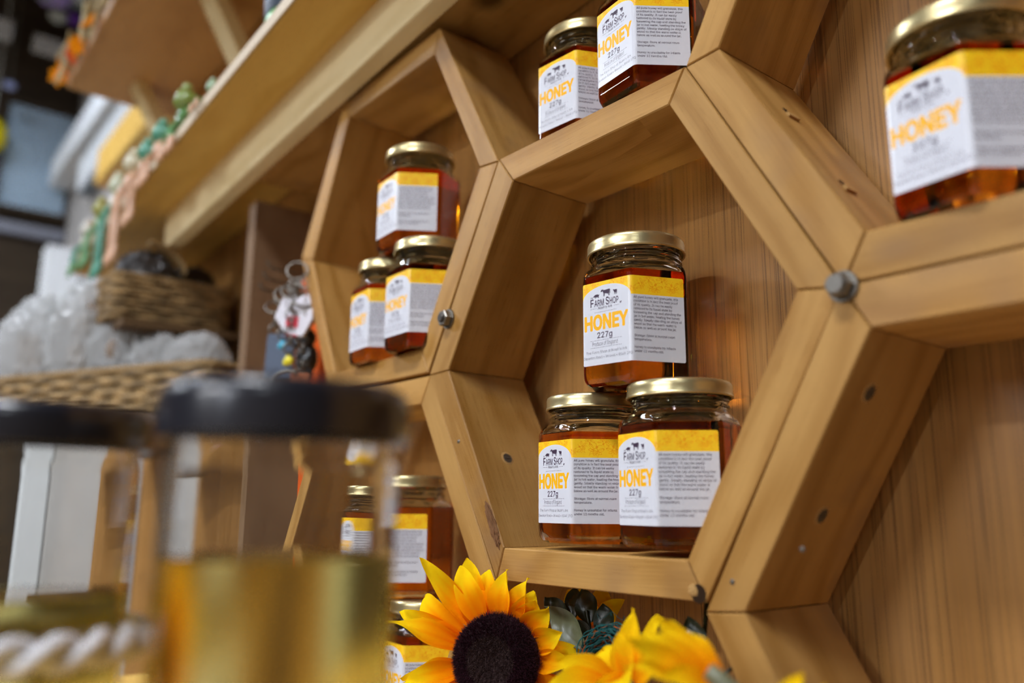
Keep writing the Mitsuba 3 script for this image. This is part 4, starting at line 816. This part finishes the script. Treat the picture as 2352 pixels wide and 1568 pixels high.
# ------------------------------------------------------------------ dried flower garland along the upper shelf edge
r = np.random.default_rng(77)
gd = thing('flower_garland', 'orange flower garland with straw coloured stems along the upper shelf edge', 'garland')
pts = [A(x, -0.665, UZ0 + 0.16 + 0.06 * math.sin(x * 3.0)) for x in np.linspace(-7.62, -3.2, 40)]
for q in range(3):
    pp = np.array(pts) + 0.004 * np.sin(np.outer(np.arange(40) * 0.9 + q * 2.1, [1, 1.3, 1.7])); m = tube(pp, 0.0021, 6); part(gd, 'stem', m, 'twine', smooth=True, color=colr(m, rgb(182, 166, 128)))
for i in range(17):
    x = -7.60 + 0.265 * i + r.normal(0, 0.05); c = A(x, -0.70, UZ0 + 0.13 + r.uniform(-0.10, 0.14)); d = np.array([0.5 + r.normal(0, .3), -1, r.normal(0.1, 0.5)]); a, b, d = frame_of(d); cl = np.array(rgb(250, 158, 26)) * r.uniform(0.8, 1.05)
    if i in (3, 11): cl = np.array(rgb(206, 92, 52))
    if i % 3 == 2:
        ms = [tube([c, c + 0.02 * np.array([r.normal(), -0.4, r.normal() - 0.4]), c + 0.034 * np.array([r.normal(), -0.3, r.normal() - 0.6])], 0.0022, 6) for _ in range(4)]; m = cat(*ms); part(gd, 'dried_sprig', m, 'twine', smooth=True, color=colr(m, rgb(188, 176, 140))); continue
    ms = []
    for k in range(7):
        th = 2 * np.pi * k / 7; e = a * math.cos(th) + b * math.sin(th); m, _ = petal(c, e + d * 0.5, d, r.uniform(0.016, 0.023), 0.0062, curl=-0.3, cup=0.3, seed=i * 9 + k, nu=6, nv=4); ms.append(m)
    m = cat(*ms, ell(c, (0.004,) * 3, 1)); part(gd, 'blossom', m, 'petal', smooth=True, color=colr(m, np.clip(cl, 0, 1)))

# ------------------------------------------------------------------ far end of the shop
XW = -21.45
def wbox(y0, y1, z0, z1, t0=0.0, t1=0.25): return boxm(A(XW + t0, y0, z0), A(XW + t1, y1, z1))
struct('window_1', wbox(0.10, 1.62, 6.85, 9.66, 0, 0.06), 'bluesheet', 'pale blue corrugated sheet window in the far boarded wall')
for i in range(26): put('window_1__rib', mikit.ply(wbox(0.10, 1.62, 6.88 + i * 0.107, 6.88 + i * 0.107 + 0.045, 0.06, 0.13), 'mat_bluesheet'))
for q in (wbox(-0.05, 0.10, 6.7, 9.8), wbox(0.10, 1.72, 9.66, 9.80), wbox(0.10, 1.72, 6.70, 6.85)): put('window_1__frame', mikit.ply(q, 'mat_darkboards'))
single('wall_rail', 'grey painted rail along the dark wall under the blue sheet', 'rail', mikit.ply(wbox(-1.5, 1.7, 6.15, 6.45, 0, 0.2), 'mat_greyrail'))
for y0, y1, z0, z1, lb in ((-0.9, -0.05, 11.30, 11.75, 'white roof slat above the far wall, cut by the picture edge'), (0.45, 1.40, 11.25, 11.62, 'white roof slat above the far wall, beside the flower garland')):
    single('roof_slat', lb, 'slat', mikit.ply(wbox(y0, y1, z0, z1, 0, 0.3), 'mat_whitepaint'), 'white roof slats')
m = ell(A(-20.9, -0.22, 8.45), (0.05, 0.05, 0.07), 3)
k = thing('hanging_lantern', 'small bright yellow paper lantern at the picture edge', 'lantern'); part(k, 'shade', m, 'matte', smooth=True, color=colr(m, rgb(226, 210, 10))); m = tube([A(-20.9, -0.22, 8.9), A(-20.9, -0.22, 13.9)], 0.003, 6); part(k, 'string', m, 'matte', color=colr(m, rgb(200, 200, 190)))
m = ell(A(-20.2, -0.04, 9.55), (0.018, 0.022, 0.016), 3); k = thing('hanging_bunch', 'small lilac bunch hanging by the far wall at the picture edge', 'flowers'); part(k, 'blossom', m, 'matte', smooth=True, color=colr(m, rgb(150, 160, 200)))
m = tube([A(-20.2, -0.04, 9.6), A(-20.2, -0.04, 14.0)], 0.002, 6); part(k, 'string', m, 'matte', color=colr(m, rgb(90, 90, 80)))
fb = thing('purple_flowers', 'purple and white flowers hanging under the roof behind the garland', 'flowers')
for i in range(14):
    c = A(-19.0 + r.normal(0, .5), 0.2 + 0.075 * i, 11.75 + r.normal(0, 0.14)); m = ell(c, (0.028, 0.034, 0.026), 2); part(fb, 'blossom', m, 'matte', smooth=True, color=colr(m, [rgb(170, 150, 210), rgb(110, 60, 170), rgb(190, 196, 190)][i % 3]))
m = tube([A(-19, 0.1, 11.5), A(-19, 1.3, 11.6)], 0.012, 8); part(fb, 'stem', m, 'matte', smooth=True, color=colr(m, rgb(120, 134, 120)))
m = tube([A(-19, 0.7, 11.5), A(-19, 0.7, 13.9)], 0.004, 6); part(fb, 'string', m, 'matte', smooth=True, color=colr(m, rgb(120, 134, 120)))
# trims and boards running along the pale wall beyond the plywood
def rail(name, label, cat_, x0, x1, za, zb_, zc, zd, m, d0=1.20, d1=1.72):
    F = [A(x0, d0, za), A(x1, d0, zb_), A(x1, d0, zd), A(x0, d0, zc)]
    s_ = prism_soup(F, (0, S * (d1 - d0), 0), F[1] - F[0], 0.002); single(name, label, cat_, s_.ply(m))
rail('wall_trim', 'white trim board high on the pale wall beyond the plywood', 'trim board', -21.2, -8.0, 7.55, 7.55, 8.25, 8.25, 'whitepaint')
ct = thing('cable_tray', 'grey blue slotted cable tray on the pale wall below the white trim', 'cable tray')
part(ct, 'back', boxm(A(-18.5, 1.45, 6.55), A(-8.0, 1.74, 7.40)), 'greypaint')
for i in range(50): part(ct, 'rung', boxm(A(-18.4 + i * 0.21, 1.38, 6.60), A(-18.30 + i * 0.21, 1.46, 7.35)), 'whitepaint')
rail('wall_plank', 'orange brown plank on the pale wall beside the cable tray', 'plank', -15.4, -9.0, 5.75, 5.75, 6.50, 6.50, 'shelfwood')
m = boxm(A(-19.3, 1.0, -10), A(-18.7, 1.7, 5.3)); single('white_post', 'white post standing before the pale wall near the blue sheet', 'post', mikit.ply(m, 'mat_whitepaint'))
single('wall_banner', 'pale pink upright banner on the wall beyond the plywood', 'banner', mikit.ply(boxm(A(-15.6, 1.60, 1.0), A(-14.9, 1.74, 5.6)), 'mat_pinkpaint'))
single('white_sheet', 'bluish white sheet hanging on the pale wall behind the strut', 'sheet', mikit.ply(boxm(A(-12.6, 1.60, 3.6), A(-9.2, 1.74, 5.6)), 'mat_sheetwhite'))
